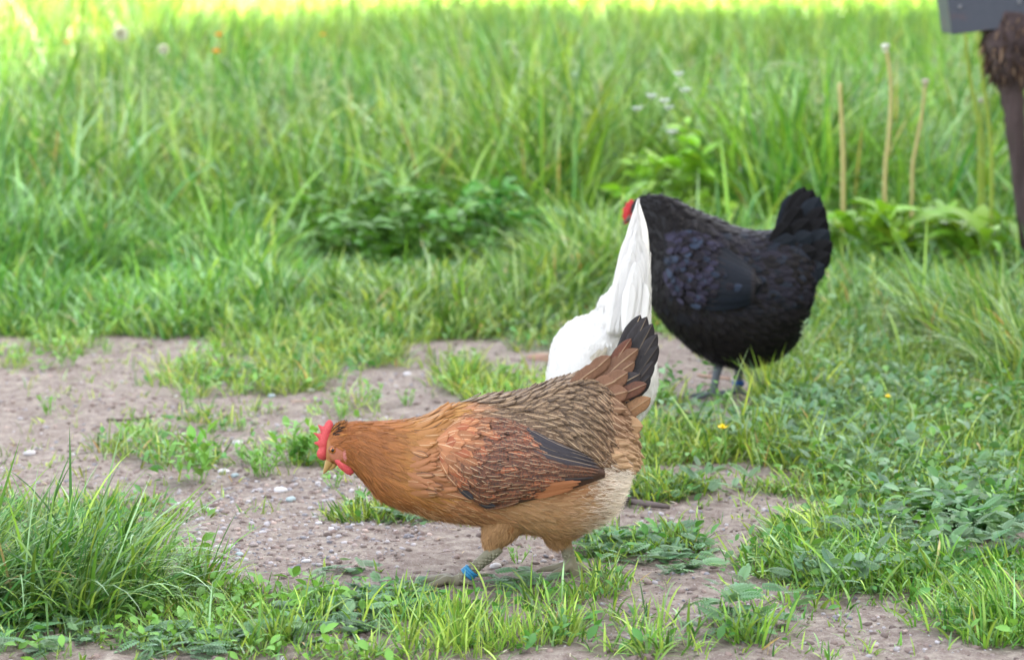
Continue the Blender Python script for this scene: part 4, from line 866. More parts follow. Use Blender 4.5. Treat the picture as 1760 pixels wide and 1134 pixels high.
A = Acc(); t, h = bodyS.rows(.006, .007, .40, .56); px, py = proj(bodyS.pt(t, h)); k = (px > 700) & (px < 752+.0*py) & (py > 712) & (py < 850); t, h, px, py = (v[k] for v in (t, h, px, py)); n = len(t)      # cape of the shoulder, lying over the front of the wing
feathers(A, bodyS, t, h, rng.normal(0, .15, n), rng.uniform(.030, .046, n), np.full(n, .0085), rng.uniform(.003, .0075, n), lerpc(lin(188, 130, 72), lin(188, 126, 84), sstep(py, 740, 800))*rng.uniform(.85, 1.08, (n, 1)), np.stack([(rng.random(n) < .5)*.7, (rng.random(n) < .2)*.7, np.full(n, .03)], -1), WPS*.5+WP*.5, .9, .0015)
A.build('shoulder_feathers', M_FEA, hen)
A = Acc(); n = 5200; t = rng.uniform(.14, .97, n); h = rng.random(n); px, py = proj(bodyS.pt(t, h)); rel = .5-.5*np.cos(h*2*math.pi)      # loose barbs that soften the feather edges
f1 = sstep(px, 640, 745)*sstep(rel, .95, .55)*(1-sstep(px, 745, 800)); f2 = sstep(rel, .6, .25)*sstep(px, 770, 840); f3 = sstep(px, 800, 900)*sstep(rel, .55, .8)
cb_ = lerpc(lin(170, 108, 60), lin(192, 134, 92), sstep(px, 640, 760)); cb_ = lerpc(cb_, lin(204, 148, 72), f1); cb_ = lerpc(cb_, lin(150, 122, 92), f2); cb_ = lerpc(cb_, lin(208, 164, 118), f3)
k = ~((px > 760) & (px < 1040) & (py > np.interp(px, [760, 900, 1040], [735, 715, 790])) & (py < np.interp(px, [760, 830, 1040], [780, 850, 805]))); t, h, cb_ = t[k], h[k], cb_[k]; n = len(t)
strands(A, bodyS, t, h, rng.uniform(.010, .018, n), np.full(n, .0008), rng.uniform(.12, .32, n), cb_*rng.uniform(.8, 1.25, (n, 1)), 0, .22); A.build('barbs', M_FLUFF, hen)
# fluff of belly, thighs and rump
A = Acc(); n = 34000; t = rng.uniform(.35, 1.0, n); h = rng.random(n); px, py = proj(bodyS.pt(t, h)); k = rng.random(n) < np.maximum(sstep(px, 960, 1050)*sstep(py, 770, 810), sstep(py, 850, 905)*.75); t, h, px, py = t[k], h[k], px[k], py[k]; n = len(t)
f = sstep(px, 950, 1060); strands(A, bodyS, t, h, rng.uniform(.010, .020, n)*(1+.4*f), np.full(n, .0009), rng.uniform(.1, .45, n)+.28*f, lerpc(lin(200, 152, 106), lin(250, 236, 218, .98), f)*rng.uniform(.8, 1.12, (n, 1)), 0, .35)
for ptsr, y_, off in ((thF, yn, 0), (thR, yf, 0)):
    Vt = ptsr[0][:24*14].reshape(24, 14, 3); sT = Surf(Vt)
    if ((sT.N[10]*(Vt[10]-Vt[10].mean(0))).sum()) < 0: sT.N = -sT.N
    n = 2600; t = rng.uniform(.15, .86, n); h = rng.random(n); strands(A, sT, t, h, rng.uniform(.008, .015, n), np.full(n, .0012), rng.uniform(.05, .35, n), lin(196, 152, 108)*rng.uniform(.75, 1.15, (n, 1)), 0, .3)
    n = 140; t = rng.uniform(.0, .70, n); h = rng.random(n); BB = Acc(); feathers(BB, sT, t, h, rng.normal(0, .25, n), rng.uniform(.013, .022, n), np.full(n, .010), np.full(n, .002), lin(194, 148, 104)*rng.uniform(.85, 1.12, (n, 1)), np.tile([.12, .05, .03], (n, 1)), WP, .8); BB.build('thigh_feathers', M_FEA, hen)
A.build('fluff', M_FLUFF, hen)
# --- folded wings
bvh = BVHTree.FromPolygons([tuple(v) for v in SB.reshape(-1, 3)], [tuple(int(q) for q in f) for f in closed(SB)[1]])
def wing_surf(top, bot, yd, bvh, ymid, side, bul=.014, nu=60, nv=30):
    Tt = crs(top, nu); Bb = crs(bot, nu); S = np.zeros((nu, nv, 3))
    for a in range(nu):
        for b in range(nv):
            q = Tt[a]*(1-b/(nv-1))+Bb[a]*(b/(nv-1)); p = P(q[0], q[1], yd); hit = bvh.ray_cast(Vector((p[0], yd-side*.5, p[2])), Vector((0, side, 0)))[0]
            y = hit[1] if hit is not None else yd-side*.02; off = .002+bul*(math.sin(math.pi*min(b/(nv-1)*.92+.04, 1))**.6)*math.sin(math.pi*(a/(nu-1)*.84+.004))**.7
            p[1] = y-side*off; S[a, b] = p
    ys = S[..., 1]
    for _ in range(10):
        e = np.pad(ys, 1, mode='edge'); ys = (e[:-2, 1:-1]+e[2:, 1:-1]+e[1:-1, :-2]+e[1:-1, 2:]+ys*2)/6
    S[..., 1] = ys; return S
def wing_core(S, side, parent, mat, col):
    nu, nv = S.shape[:2]; i = np.arange(nu*nv).reshape(nu, nv); Q = np.stack([i[:-1, :-1], i[:-1, 1:], i[1:, 1:], i[1:, :-1]], -1).reshape(-1, 4)
    B = S.copy(); B[..., 1] += side*.006; n = nu*nv; rim = np.concatenate([i[:, 0], i[-1, 1:], i[::-1, -1][1:], i[0, ::-1][1:]]); E = np.stack([rim[:-1], rim[1:], rim[1:]+n, rim[:-1]+n], -1)
    return np.concatenate([S.reshape(-1, 3), B.reshape(-1, 3)]), np.concatenate([Q, Q[:, ::-1]+n, E])
wt = [(752, 744), (790, 714), (850, 706), (900, 716), (950, 742), (1000, 766), (1037, 792)]; wb = [(754, 768), (782, 815), (831, 853), (896, 842), (950, 829), (1000, 816), (1037, 806)]
slate, salmon = lin(62, 58, 66), lin(200, 130, 88)
for side in (1, -1):
    S = wing_surf(wt, wb, YB, bvh, YB, side); ws = Surf(S, wrap=False)
    if ws.N[30, 15, 1]*side > 0: ws.N = -ws.N
    A = Acc(); V, Q = wing_core(S, side, hen, M_FEA, None); uu = np.tile(np.repeat(np.linspace(0, 1, 60), 30), 2); A.add(V, Q, lerpc(lin(198, 134, 88), lin(96, 70, 58), sstep(uu, .15, .45)), (0, .1, .2))
    sg = -1 if side > 0 else 1
    # flight feathers, lowest first: salmon secondaries below, slate primaries above
    for v, u0, L_, cc, fx_ in [(.93, .55, .062, salmon, (.1, .05, .0)), (.84, .56, .066, salmon*.96, (.1, .05, .02)), (.76, .55, .072, salmon, (.1, .05, .02)), (.66, .56, .090, slate*1.1, (.1, .3, .6)), (.56, .56, .092, lin(112, 74, 58), (.1, .2, .9)),
                          (.46, .55, .100, lin(134, 86, 62), (.25, .3, .8)), (.36, .55, .104, lin(118, 76, 58), (.3, .2, .8)), (.27, .55, .106, slate*1.2, (.35, .5, .6)), (.18, .54, .106, slate*.75, (.2, .2, .1)), (.10, .53, .104, slate*.8, (.35, .2, .1)), (.03, .52, .098, slate*.9, (.45, .2, .1))]:
        feathers(A, ws, np.array([u0]), np.array([v]), np.array([0.]), np.array([L_]), np.array([.017]), np.array([.0025+.004*(1-v)]), cc[None], np.array([fx_]), WP, .9, .002+.003*(1-v))
    t, h = ws.rows(.0068, .0092, .02, .66); px, py = proj(ws.pt(t, h)); k = (t < .66-.55*np.clip(h-.62, 0, 1)); t, h, px, py = t[k], h[k], px[k], py[k]; n = len(t)
    sh_ = 1-sstep(t+(h-.4)*.15+rng.normal(0, .04, n), .06, .30); cw = lerpc(lin(134, 82, 58), lin(196, 130, 86), sh_)*(1+.14*rng.normal(0, 1, n))[:, None]
    rd = rng.random(n) < .09; cw[rd] = lin(178, 102, 66)
    dk = (h > .93) & (t > .12) & (t < .36) | ((h > .8) & (t > .56) & (rng.random(n) < .6)) | ((h < .12) & (t > .5)); cw[dk] = slate*.8
    fxw = np.stack([rng.uniform(.35, .9, n)-.15*sh_, .25-.18*sh_, .8*(1-sh_)+.05], -1); fxw[dk] = (.2, .1, .1)
    feathers(A, ws, t, h, rng.normal(0, .10, n)+.12*(h-.5), (.024+.010*t)*rng.uniform(.85, 1.15, n), np.full(n, .0092), .0008+np.abs(rng.normal(.0011, .0007, n)), cw, fxw, WP, .88, .0035)
    A.build('wing', M_FEA, hen)
# --- tail: black quills behind, brown coverts over them, both sides of the tent
blk, brn, bfb = lin(52, 48, 50), lin(146, 106, 80), lin(212, 168, 122)
TF = [((1036, 700), (1101, 541), 35, blk, (.8, .0, .05)), ((1040, 702), (1112, 544), 35, blk*1.1, (.3, 0, .05)), ((1044, 704), (1122, 556), 35, blk*.9, (.2, 0, .05)), ((1048, 706), (1130, 574), 31, blk*1.1, (.1, .0, .05)), ((1050, 710), (1132, 594), 30, blk*.9, (.1, 0, .05)), ((1050, 714), (1124, 620), 30, blk*1.05, (.1, 0, .05)), ((1050, 718), (1118, 645), 27, blk*.9, (.1, 0, .05)),
      ((1034, 745), (1108, 655), 23, blk, (.8, .0, .05)), ((1046, 735), (1119, 684), 28, lin(176, 132, 92), (.4, .1, .2)),
      ((1020, 690), (1086, 582), 25, lin(128, 78, 58), (.5, .3, .3)), ((1008, 680), (1098, 600), 31, brn, (.6, .15, .2)), ((1010, 684), (1092, 622), 31, brn*.9, (.6, .1, .2)), ((1024, 690), (1101, 643), 26, blk*1.4, (.7, .1, .3)), ((1032, 700), (1112, 660), 26, lin(130, 86, 66), (.6, .1, .3)),
      ((985, 676), (1050, 612), 28, brn*1.08, (.6, .1, .15)), ((975, 672), (1030, 630), 28, brn, (.6, .1, .2)), ((1010, 690), (1080, 640), 33, brn, (.5, .1, .2)), ((1000, 682), (1060, 655), 35, brn*1.12, (.6, .05, .15)), ((1005, 695), (1080, 673), 33, brn*1.1, (.5, .05, .15)), ((1018, 735), (1106, 733), 35, bfb*.85, (.5, .05, .05)), ((1014, 745), (1100, 752), 33, bfb*.95, (.2, .05, .03)), ((1010, 755), (1092, 770), 33, bfb, (.2, .03, .03)), ((1012, 715), (1068, 702), 30, brn, (.4, .1, .3)), ((1008, 725), (1062, 728), 30, brn*1.1, (.4, .1, .2))]
for side in (-1, 1):
    for i, (b, tp, wpx, cc, fx_) in enumerate(TF):
        yb = YB+side*(.012+.0011*i); yt = YB+side*(.006+.0013*i)
        quill('tail_feather', P(b[0], b[1], yb), P(tp[0], tp[1], yt), wpx*px1, (0.12, side, .1), M_FEA, hen, cc*rng.uniform(.9, 1.1), fx_, bend=(.0 if i < 7 else .03)*(-side))
# small feathers dressing the tail root
t, h = bodyS.rows(.006, .009, .84, 1.0); px, py = proj(bodyS.pt(t, h)); k = py < 800; t, h, px, py = t[k], h[k], px[k], py[k]; n = len(t); A = Acc()
feathers(A, bodyS, t, h, rng.normal(0, .2, n), rng.uniform(.026, .04, n), np.full(n, .0135), .004+np.abs(rng.normal(.004, .002, n)), lerpc(lin(150, 112, 82), lin(214, 172, 130), sstep(py, 720, 780))*rng.uniform(.85, 1.12, (n, 1)), np.tile([.6, .12, .15], (n, 1)), WP, .45, .003)
A.build('rump_feathers', M_FEA, hen)
# --- head
CR = lin(236, 92, 96, .8)
comb = [(566, 720), (573, 727), (571, 740), (566, 768), (563, 778), (561, 790), (553, 792), (545, 786), (544, 776), (549, 771), (548, 767), (538, 761), (549, 757), (546, 752), (537, 743), (551, 746), (551, 740), (545, 729), (557, 734), (558, 728)]
solid_outline('comb', comb, YB, .0042, M_CROP, hen, CR)
for wy, wc in ((-.012, CR), (.012, lin(228, 58, 52))): solid_outline('wattle', [(574, 789), (588, 786), (598, 790), (603, 800), (609, 810), (606, 817), (599, 817), (591, 811), (584, 806), (578, 798)], YB+wy, .0045, M_CROP, hen, wc, .0018)
lump('earlobe', P(594, 781, YB-.0175), (.0042, .003, .0105), M_CROP, hen, lin(214, 130, 122), 7); lump('earlobe', P(594, 781, YB+.0175), (.0042, .003, .0105), M_CROP, hen, lin(232, 138, 138), 8)
for dpx, nm, c0 in (((570, 788), (564, 799), (556, 814)), 'upper_beak', lin(176, 140, 84)), (((575, 795), (572, 801), (565, 808)), 'lower_beak', lin(190, 150, 92)):
    A = Acc(); q = spl([P(a, b, YB) for a, b in dpx], 12); r = np.interp(np.linspace(0, 1, 12), [0, .4, .8, 1], [.0080, .0064, .0034, .0006] if nm == 'upper_beak' else [.0054, .0044, .0024, .0006]); tube(A, q, r, c0, 14); A.build(nm, M_PETAL, hen)
def eye(parent, c, side, r, iris):
    m, t_, b_ = newmat('eye'); b_.inputs['Roughness'].default_value = .08; at = attr(t_); t_.links.new(at.outputs['Color'], b_.inputs['Base Color'])
    V, T = ico(3); d = V[:, 1]*(-side); cc = np.where((d > .86)[:, None], [.004, .004, .004], np.where((d > .5)[:, None], iris, lin(90, 60, 45))); mk('eye', V*r*np.array([1, .7, 1])+c, T, m, parent, cc)
    th = np.linspace(0, 2*math.pi, 25); A = Acc(); tube(A, [c+np.array([math.cos(a)*r*1.12, -side*r*.12, math.sin(a)*r*.95]) for a in th], .0009, lin(190, 130, 105), 6); A.build('eyelid', M_CROP, parent)
def on_body(bv, px, py, yd, side):
    p = P(px, py, yd); hit = bv.ray_cast(Vector((p[0], yd-side*.5, p[2])), Vector((0, side, 0)))[0]; return np.array(hit if hit is not None else p)
for s_ in (1, -1): eye(hen, on_body(bvh, 573, 770, YB, s_)+np.array([0, s_*.0002, 0]), s_, .0056, lin(190, 110, 50))
A = Acc(); n = 130; x0 = rng.uniform(572, 592, n)                 # loose tuft behind the comb
t = np.interp(x0, [562, 628], [.02, .25]); h = rng.normal(0, .05, n); feathers(A, bodyS, np.clip(t, 0, 1), h, rng.normal(0, .35, n), rng.uniform(.010, .018, n), np.full(n, .0032), rng.uniform(.001, .005, n), np.where((rng.random(n) < .35)[:, None], lin(60, 36, 22), lin(190, 125, 62))*rng.uniform(.8, 1.1, (n, 1)), np.tile([.0, .1, 0], (n, 1)), WPS, .4)
n = 900; t = rng.uniform(.03, .20, n); h = rng.random(n); p_ = bodyS.pt(t, h); px, py = proj(p_); k = (((px-577)/13)**2+((py-779)/13)**2 > 1) & (px > 566); t, h = t[k], h[k]; n = len(t)
feathers(A, bodyS, t, h, rng.normal(0, .2, n), rng.uniform(.008, .013, n), np.full(n, .0036), rng.uniform(.0005, .0018, n), lin(178, 108, 56)*rng.uniform(.7, 1.15, (n, 1)), np.tile([0, .1, 0], (n, 1)), WPS, .85)
A.build('crest', M_FEA, hen)
A = Acc(); n = 260; a = rng.uniform(0, 6.28, n); r = np.sqrt(rng.random(n)); 
for s_ in (1, -1):                                            # short bristles of the face
    t = rng.uniform(.06, .17, 200); h = rng.random(200); px, py = proj(bodyS.pt(t, h)); strands(A, bodyS, t, h, np.full(200, .0035), np.full(200, .0006), np.full(200, .3), np.tile(lin(200, 130, 100), (200, 1)))
A.build('bristles', M_FLUFF, hen)
# --- blue ring on the front leg, three coils
A = Acc(); ax0 = P(807, 983, yn); d = unit(P(795, 993, yn)-P(815, 976, yn)); sd_ = np.array([0, 1., 0]); up_ = np.cross(d, sd_); th = np.linspace(0, 6*math.pi, 64)
tube(A, [ax0+d*(-.0062+.0124*a/(6*math.pi))+(sd_*math.cos(a)+up_*math.sin(a))*.0098 for a in th], .0024, lin(48, 134, 178), 8); A.build('leg_ring', M_PETAL, hen)
# shank scales
for q0, q1 in ((P(852, 945, yn), P(790, 996, yn)), (P(972, 935, yf), P(990, 1000, yf))):
    A = Acc(); d = unit(q1-q0); L_ = np.linalg.norm(q1-q0); n = 20; ss = unit(np.cross(d, (0, 1, 0)));
    for i in range(n):
        for a in np.linspace(0, 2*math.pi, 7, endpoint=False)+(i % 2)*.45:
            nn = ss*math.cos(a)+np.array([0, 1, 0])*math.sin(a); c0 = q0+d*L_*(i+.5)/n+nn*(.0086 if i < 6 else .0079); V, T = I1
            R3 = np.stack([d*.0040, np.cross(nn, d)*.0036, nn*.0011]); A.add(V@R3+c0, None, lin(142, 137, 115)*random.uniform(.8, 1.15), T=T)
    A.build('leg_scales', M_SHANK, hen)


# ------------------------------------------------------------------ the black hen
YK = float(G(1250, 682)[1]); gK = np.array([G(1250, 682)[0], YK, 0]); pk = YK/F
kh = root('black_hen', 'glossy black hen standing behind the white hen with its tail raised', 'hen', gK)
sec = [(1084, 352, 1082, 384, .008, 0), (1092, 342, 1088, 398, .015, 0), (1112, 335, 1104, 420, .021, 0), (1135, 335, 1108, 455, .030, 0), (1162, 344, 1110, 492, .045, 0), (1195, 362, 1120, 528, .065, 0), (1225, 374, 1148, 562, .082, 0), (1255, 387, 1185, 596, .096, 0), (1285, 396, 1225, 620, .104, 0), (1315, 398, 1268, 630, .104, 0),
       (1345, 396, 1310, 624, .098, 0), (1372, 400, 1345, 608, .084, 0), (1392, 420, 1370, 580, .064, 0), (1402, 450, 1386, 540, .040, 0), (1400, 475, 1392, 515, .018, 0)]
SK = loft(sec, YK, 100, 64); ks = Surf(SK)
if (ks.N[40, :, 2]*(SK[40, :, 2]-SK[40, :, 2].mean())).sum() < 0: ks.N = -ks.N
kL = [tubeparts([P(1240, 590, YK-.03), P(1236, 622, YK-.03), P(1230, 650, YK-.03), P(1226, 676, YK-.03)], [.03, .012, .0085, .009]), tubeparts([P(1275, 590, YK+.03), P(1270, 622, YK+.03), P(1270, 645, YK+.03), P(1269, 668, YK+.03)], [.03, .012, .0085, .009])]
kf = foot(P(1226, 677, YK-.03), math.pi)+foot(P(1269, 669, YK+.03), math.pi)
def colK(V):
    px, py = proj(V); c = np.broadcast_to(lin(22, 21, 25), V.shape).copy(); f = sstep(py, 628, 636); return c*(1-f[:, None])+lin(98, 104, 112)*f[:, None]
voxel_body('body', [closed(SK)]+kL+kf, .0032, M_SHANK, kh, colK)
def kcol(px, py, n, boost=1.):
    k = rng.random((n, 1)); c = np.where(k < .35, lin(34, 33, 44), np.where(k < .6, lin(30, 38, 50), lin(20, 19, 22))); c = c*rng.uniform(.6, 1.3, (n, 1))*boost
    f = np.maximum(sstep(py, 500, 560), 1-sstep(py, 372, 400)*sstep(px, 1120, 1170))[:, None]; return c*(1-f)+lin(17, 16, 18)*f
t, h = ks.rows(.0085, .0115, .10, 1.0); px, py = proj(ks.pt(t, h)); n = len(t); e1 = unit(ks.at(ks.St, t, h)); e2 = unit(np.cross(unit(ks.at(ks.N, t, h)), e1)); dn = -e2[:, 2]
A = Acc(); sm = np.clip(sstep(px, 1090, 1170), .35, 1)
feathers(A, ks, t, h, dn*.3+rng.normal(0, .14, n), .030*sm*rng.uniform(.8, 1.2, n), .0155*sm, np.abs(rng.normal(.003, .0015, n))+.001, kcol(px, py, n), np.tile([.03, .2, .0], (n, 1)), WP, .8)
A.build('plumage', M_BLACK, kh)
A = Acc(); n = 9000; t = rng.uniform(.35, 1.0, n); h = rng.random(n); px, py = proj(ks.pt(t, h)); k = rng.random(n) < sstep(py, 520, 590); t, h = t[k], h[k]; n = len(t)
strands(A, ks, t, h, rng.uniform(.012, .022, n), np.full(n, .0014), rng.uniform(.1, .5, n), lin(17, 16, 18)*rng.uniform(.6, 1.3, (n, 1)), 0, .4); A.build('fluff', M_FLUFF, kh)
bvk = BVHTree.FromPolygons([tuple(v) for v in SK.reshape(-1, 3)], [tuple(int(q) for q in f) for f in closed(SK)[1]])
wt = [(1140, 400), (1175, 392), (1215, 402), (1250, 425), (1280, 450), (1304, 474)]; wb = [(1138, 470), (1160, 505), (1195, 520), (1240, 519), (1280, 506), (1304, 480)]
for side in (1, -1):
    S = wing_surf(wt, wb, YK, bvk, YK, side, .022); ws = Surf(S, wrap=False)
    if ws.N[30, 15, 1]*side > 0: ws.N = -ws.N
    A = Acc(); V, Q = wing_core(S, side, kh, M_BLACK, None); A.add(V, Q, lin(24, 24, 28), (0, .1, 0))
    for v in np.linspace(.96, .04, 12):
        feathers(A, ws, np.array([.42]), np.array([v]), np.array([0.]), np.array([.115]), np.array([.026]), np.array([.003+.003*(1-v)]), lin(28, 33, 42)[None]*rng.uniform(.75, 1.2), np.array([[.0, .7, 0]]), WP, .9, .003)
    t, h = ws.rows(.0095, .0125, .0, .62); px, py = proj(ws.pt(t, h)); k = rng.random(len(t)) < 1-sstep(t, .36, .52)*.75; t, h, px, py = t[k], h[k], px[k], py[k]; n = len(t); o_ = np.argsort(-t)
    cw = np.where((rng.random(n) < .5*(1-sstep(t, .35, .5)))[:, None], lin(50, 48, 66), np.where((rng.random(n) < .5)[:, None], lin(48, 58, 76), lin(30, 28, 36)))*rng.uniform(.6, 1.35, (n, 1))
    feathers(A, ws, t, h, rng.normal(0, .15, n), rng.uniform(.018, .026, n), np.full(n, .0135), .003+np.abs(rng.normal(.0025, .001, n)), cw, np.tile([0, .35, 0], (n, 1)), WP, .85, .004)
    A.build('wing', M_BLACK, kh)
KT = [((1336, 442), (1372, 330), 42), ((1339, 442), (1384, 321), 38), ((1344, 444), (1398, 326), 40), ((1348, 446), (1410, 338), 40), ((1352, 450), (1418, 356), 38), ((1354, 455), (1422, 376), 38), ((1356, 462), (1426, 396), 38), ((1358, 470), (1431, 416), 36), ((1358, 480), (1428, 436), 36), ((1358, 490), (1418, 456), 38),
      ((1334, 420), (1378, 356), 32), ((1336, 430), (1392, 378), 32), ((1332, 440), (1398, 402), 32), ((1332, 452), (1404, 430), 34), ((1324, 420), (1358, 385), 30), ((1318, 435), (1368, 410), 32), ((1344, 505), (1404, 486), 38), ((1344, 530), (1398, 512), 36)]
for side in (-1, 1):
    for i, (b, tp, wpx) in enumerate(KT):
        quill('tail_feather', P(b[0], b[1], YK+side*(.02+.0022*i)), P(tp[0], tp[1], YK+side*(.010+.0030*i)), wpx*pk, (.12, side, .1), M_BLACK, kh, (lin(18, 17, 20) if i % 3 else lin(30, 36, 44))*rng.uniform(.8, 1.25), (.0, .0, 0), bend=-.01*side)
solid_outline('comb', [(1096, 345), (1087, 344), (1083, 341), (1080, 350), (1075, 347), (1075, 357), (1069, 357), (1072, 366), (1068, 371), (1072, 377), (1072, 387), (1080, 384), (1088, 372), (1094, 360)], YK, .006, M_CROP, kh, lin(205, 40, 42), .002)
for s_ in (1, -1):
    lump('wattle', P(1088, 398, YK+s_*.010), (.010, .004, .017), M_CROP, kh, lin(200, 40, 42), 5+s_); eye(kh, on_body(bvk, 1096, 364, YK, s_)+np.array([0, s_*.0012, 0]), s_, .0045, lin(150, 70, 35)); lump('face_skin', on_body(bvk, 1093, 373, YK, s_)+np.array([0, s_*.002, 0]), (.012, .004, .013), M_CROP, kh, lin(190, 50, 48), 8)
A = Acc(); tube(A, spl([P(1086, 372, YK), P(1078, 378, YK), P(1070, 386, YK)], 10), np.interp(np.linspace(0, 1, 10), [0, .5, 1], [.0075, .005, .0008]), lin(90, 80, 70), 12); A.build('beak', M_PETAL, kh)
A = Acc(); c0 = P(1269, 658, YK+.03); th = np.linspace(0, 4*math.pi, 40); tube(A, [c0+np.array([math.cos(a)*.0105, math.sin(a)*.0105, -.004+.008*a/(4*math.pi)]) for a in th], .0026, lin(40, 90, 160), 8); A.build('leg_ring', M_PETAL, kh)

# ------------------------------------------------------------------ the white hen, seen from behind with its head down
YW = 4.86; gW = np.array([P(1040, 800, YW)[0], YW+.03, 0])
wh = root('white_hen', 'white hen seen from behind with its tail held high and its head down', 'hen', gW)
# rows of the silhouette: py, left, right, half depth, depth shift (tail leans to the camera, trunk lies beyond)
rw = [(342, 1094, 1097, .004, -.050), (356, 1090, 1101, .014, -.050), (378, 1083, 1108, .026, -.050), (400, 1077, 1112, .036, -.048), (430, 1069, 1114, .044, -.044), (460, 1061, 1114, .052, -.038), (490, 1052, 1116, .062, -.026), (506, 1043, 1117, .070, -.016), (514, 1031, 1117, .076, -.008), (530, 1027, 1118, .084, .003), (543, 1013, 1118, .092, .012), (556, 1004, 1119, .102, .026), (568, 977, 1119, .110, .038), (582, 961, 1121, .122, .049),
      (600, 951, 1123, .130, .058), (630, 945, 1129, .138, .066), (660, 941, 1133, .140, .070), (690, 944, 1129, .132, .070), (720, 956, 1112, .114, .066), (745, 978, 1090, .090, .060), (765, 1004, 1066, .055, .055), (776, 1022, 1048, .025, .052)]
a = crs(np.array([[*P(l, py, YW), *P(r, py, YW), d, sft] for py, l, r, d, sft in rw]), 100); th = np.linspace(0, 2*math.pi, 64, endpoint=False)
cen = (a[:, :3]+a[:, 3:6])/2; hw = (a[:, 3]-a[:, 0])/2; SW = np.zeros((100, 64, 3)); SW[..., 0] = cen[:, :1]+hw[:, None]*np.sin(th)[None]; SW[..., 1] = (cen[:, 1]+a[:, 7])[:, None]-a[:, 6][:, None]*np.cos(th)[None]; SW[..., 2] = cen[:, 2:3]
nzw = (fbm(SW[..., 0]*15, SW[..., 2]*15, 31, 3)-.5)*.045; SW[..., 1] -= nzw*np.sin(np.linspace(0, math.pi, 100))[:, None]
SW = SW[::-1].copy()        # from the belly up, so feathers are laid towards the tail
wsf = Surf(SW)
if (wsf.N[50, 0, 1]) > 0: wsf.N = -wsf.N
cx = P(1035, 650, YW)[0]; zb = P(1035, 650, YW)[2]; yb = YW+.17
neckp = [np.array([cx, yb, zb]), np.array([cx-.02, yb+.09, zb+.01]), np.array([cx-.035, yb+.16, zb-.05]), np.array([cx-.04, yb+.20, zb-.10]), np.array([cx-.04, yb+.225, zb-.125])]
nk_ = tubeparts(neckp, [.085, .060, .036, .024, .014], 30, 24)
wl = []
for s_ in (-1, 1):
    k0 = np.array([cx+s_*.035, YW+.07, P(1035, 755, YW)[2]]); an = np.array([cx+s_*.035, YW+.07, float(H(cx, YW))+.014]); wl.append(tubeparts([k0, (k0+an)/2+np.array([0, -.006, .01]), an], [.022, .0088, .0085], 20, 12)); wl += foot(an, math.pi/2+.1)
def colW(V):
    f = sstep(V[:, 2], .105, .085)[:, None]; return lin(250, 248, 244, .85)*(1-f)+lin(200, 165, 90)*f
voxel_body('body', [closed(SW), nk_]+wl, .0034, M_SHANK, wh, colW)
WC = lin(250, 248, 245, .9)
t, h = wsf.rows(.0105, .0145, .10, .70); n = len(t); A = Acc()
feathers(A, wsf, t, h, rng.normal(0, .18, n), rng.uniform(.026, .036, n), np.full(n, .019), .0012+np.abs(rng.normal(.0008, .0005, n)), WC*rng.uniform(.93, 1.0, (n, 1)), np.tile([0, 0, 0], (n, 1)), WP, .92); A.build('plumage', M_WHITE, wh)
Vn = nk_[0][:30*24].reshape(30, 24, 3); sn = Surf(Vn[::-1].copy()); 
if ((sn.N[15]*(sn.S[15]-sn.S[15].mean(0))).sum()) < 0: sn.N = -sn.N
t, h = sn.rows(.010, .010, .1, .9); n = len(t); A = Acc(); feathers(A, sn, t, h, rng.normal(0, .15, n), rng.uniform(.022, .03, n), np.full(n, .008), np.full(n, .002), WC*rng.uniform(.9, 1, (n, 1)), np.zeros((n, 3)), WPS, .85); A.build('hackle', M_WHITE, wh)
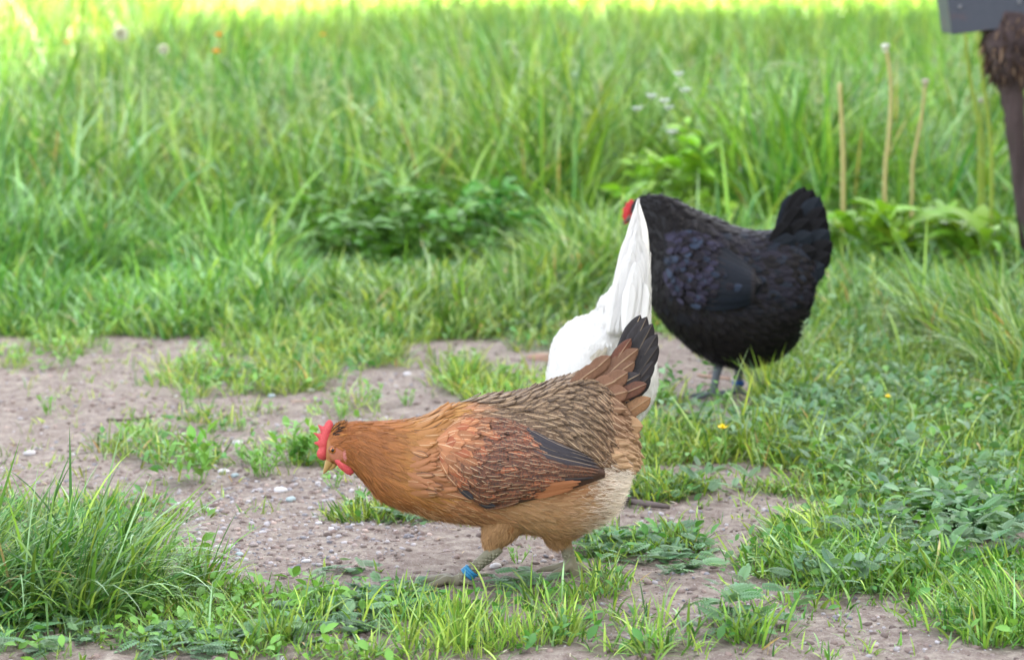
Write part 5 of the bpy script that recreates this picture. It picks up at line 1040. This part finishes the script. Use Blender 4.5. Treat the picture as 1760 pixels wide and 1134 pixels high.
# tail feathers, a steep narrow tent
WT = []
for q in range(34):
    f = q/33.; ly = 341+ (q % 9)*18; lx = np.interp(ly, [340, 400, 460, 500], [1093, 1077, 1061, 1048])+7; rx_ = np.interp(ly, [340, 400, 500], [1099, 1112, 1117])-7
    u_ = (q*.381966) % 1; WT.append(((1044+60*u_, 575), (lx+(rx_-lx)*u_, ly+(26*max(u_-.55, 0) if ly < 350 else 0)), 13+min((ly-341)*.16, 10), -.070-.035*(ly-345)/140-.012*math.sin(math.pi*u_), .02*(1-2*u_)))
for b, tp, wpx, dy, sg in WT:
    quill('tail_feather', P(b[0], b[1], YW+dy-.008), P(tp[0], tp[1], YW+dy), wpx*YW/F, (sg*4, -1, .15), M_WHITE, wh, WC*rng.uniform(.95, 1), (.0, 0, 0), bend=sg*.4)
# folded wing tips crossing low over the rump
for b, tp, wpx in (((1030, 590), (968, 662), 20), ((1040, 585), (978, 668), 18), ((1024, 600), (962, 672), 18), ((1062, 640), (1112, 590), 20), ((1080, 650), (1120, 610), 18)):
    p0, p1 = P(b[0], b[1], YW), P(tp[0], tp[1], YW)
    for p in (p0, p1):
        i = np.argmin(np.abs(SW[:, 0, 2]-p[2])); ring = SW[i]; fr = ring[ring[:, 1] < ring[:, 1].mean()]; p[1] = fr[np.argmin(np.abs(fr[:, 0]-p[0])), 1]-.006
    quill('wing_feather', p0, p1, wpx*YW/F, (0, -1, .1), M_WHITE, wh, lin(236, 226, 206, .8), (0, .25, 0), bend=.04)
A = Acc(); n = 5000; t = rng.uniform(.0, .62, n); h = rng.random(n); strands(A, wsf, t, h, rng.uniform(.010, .018, n), np.full(n, .0013), rng.uniform(.05, .3, n), np.tile(WC, (n, 1)), math.pi, .5); A.build('fluff', M_FLUFF, wh)
hp = neckp[-1]; lump('comb', hp+np.array([0, .012, .022]), (.0035, .022, .014), M_CROP, wh, lin(215, 50, 50), 9)
for s_ in (-1, 1): lump('wattle', hp+np.array([s_*.008, .012, -.022]), (.003, .009, .014), M_CROP, wh, lin(215, 50, 50), 10+s_)
A = Acc(); tube(A, spl([hp+np.array([0, .008, -.002]), hp+np.array([0, .022, -.012]), hp+np.array([0, .030, -.026])], 8), np.linspace(.007, .001, 8), lin(200, 160, 80), 10); A.build('beak', M_PETAL, wh)
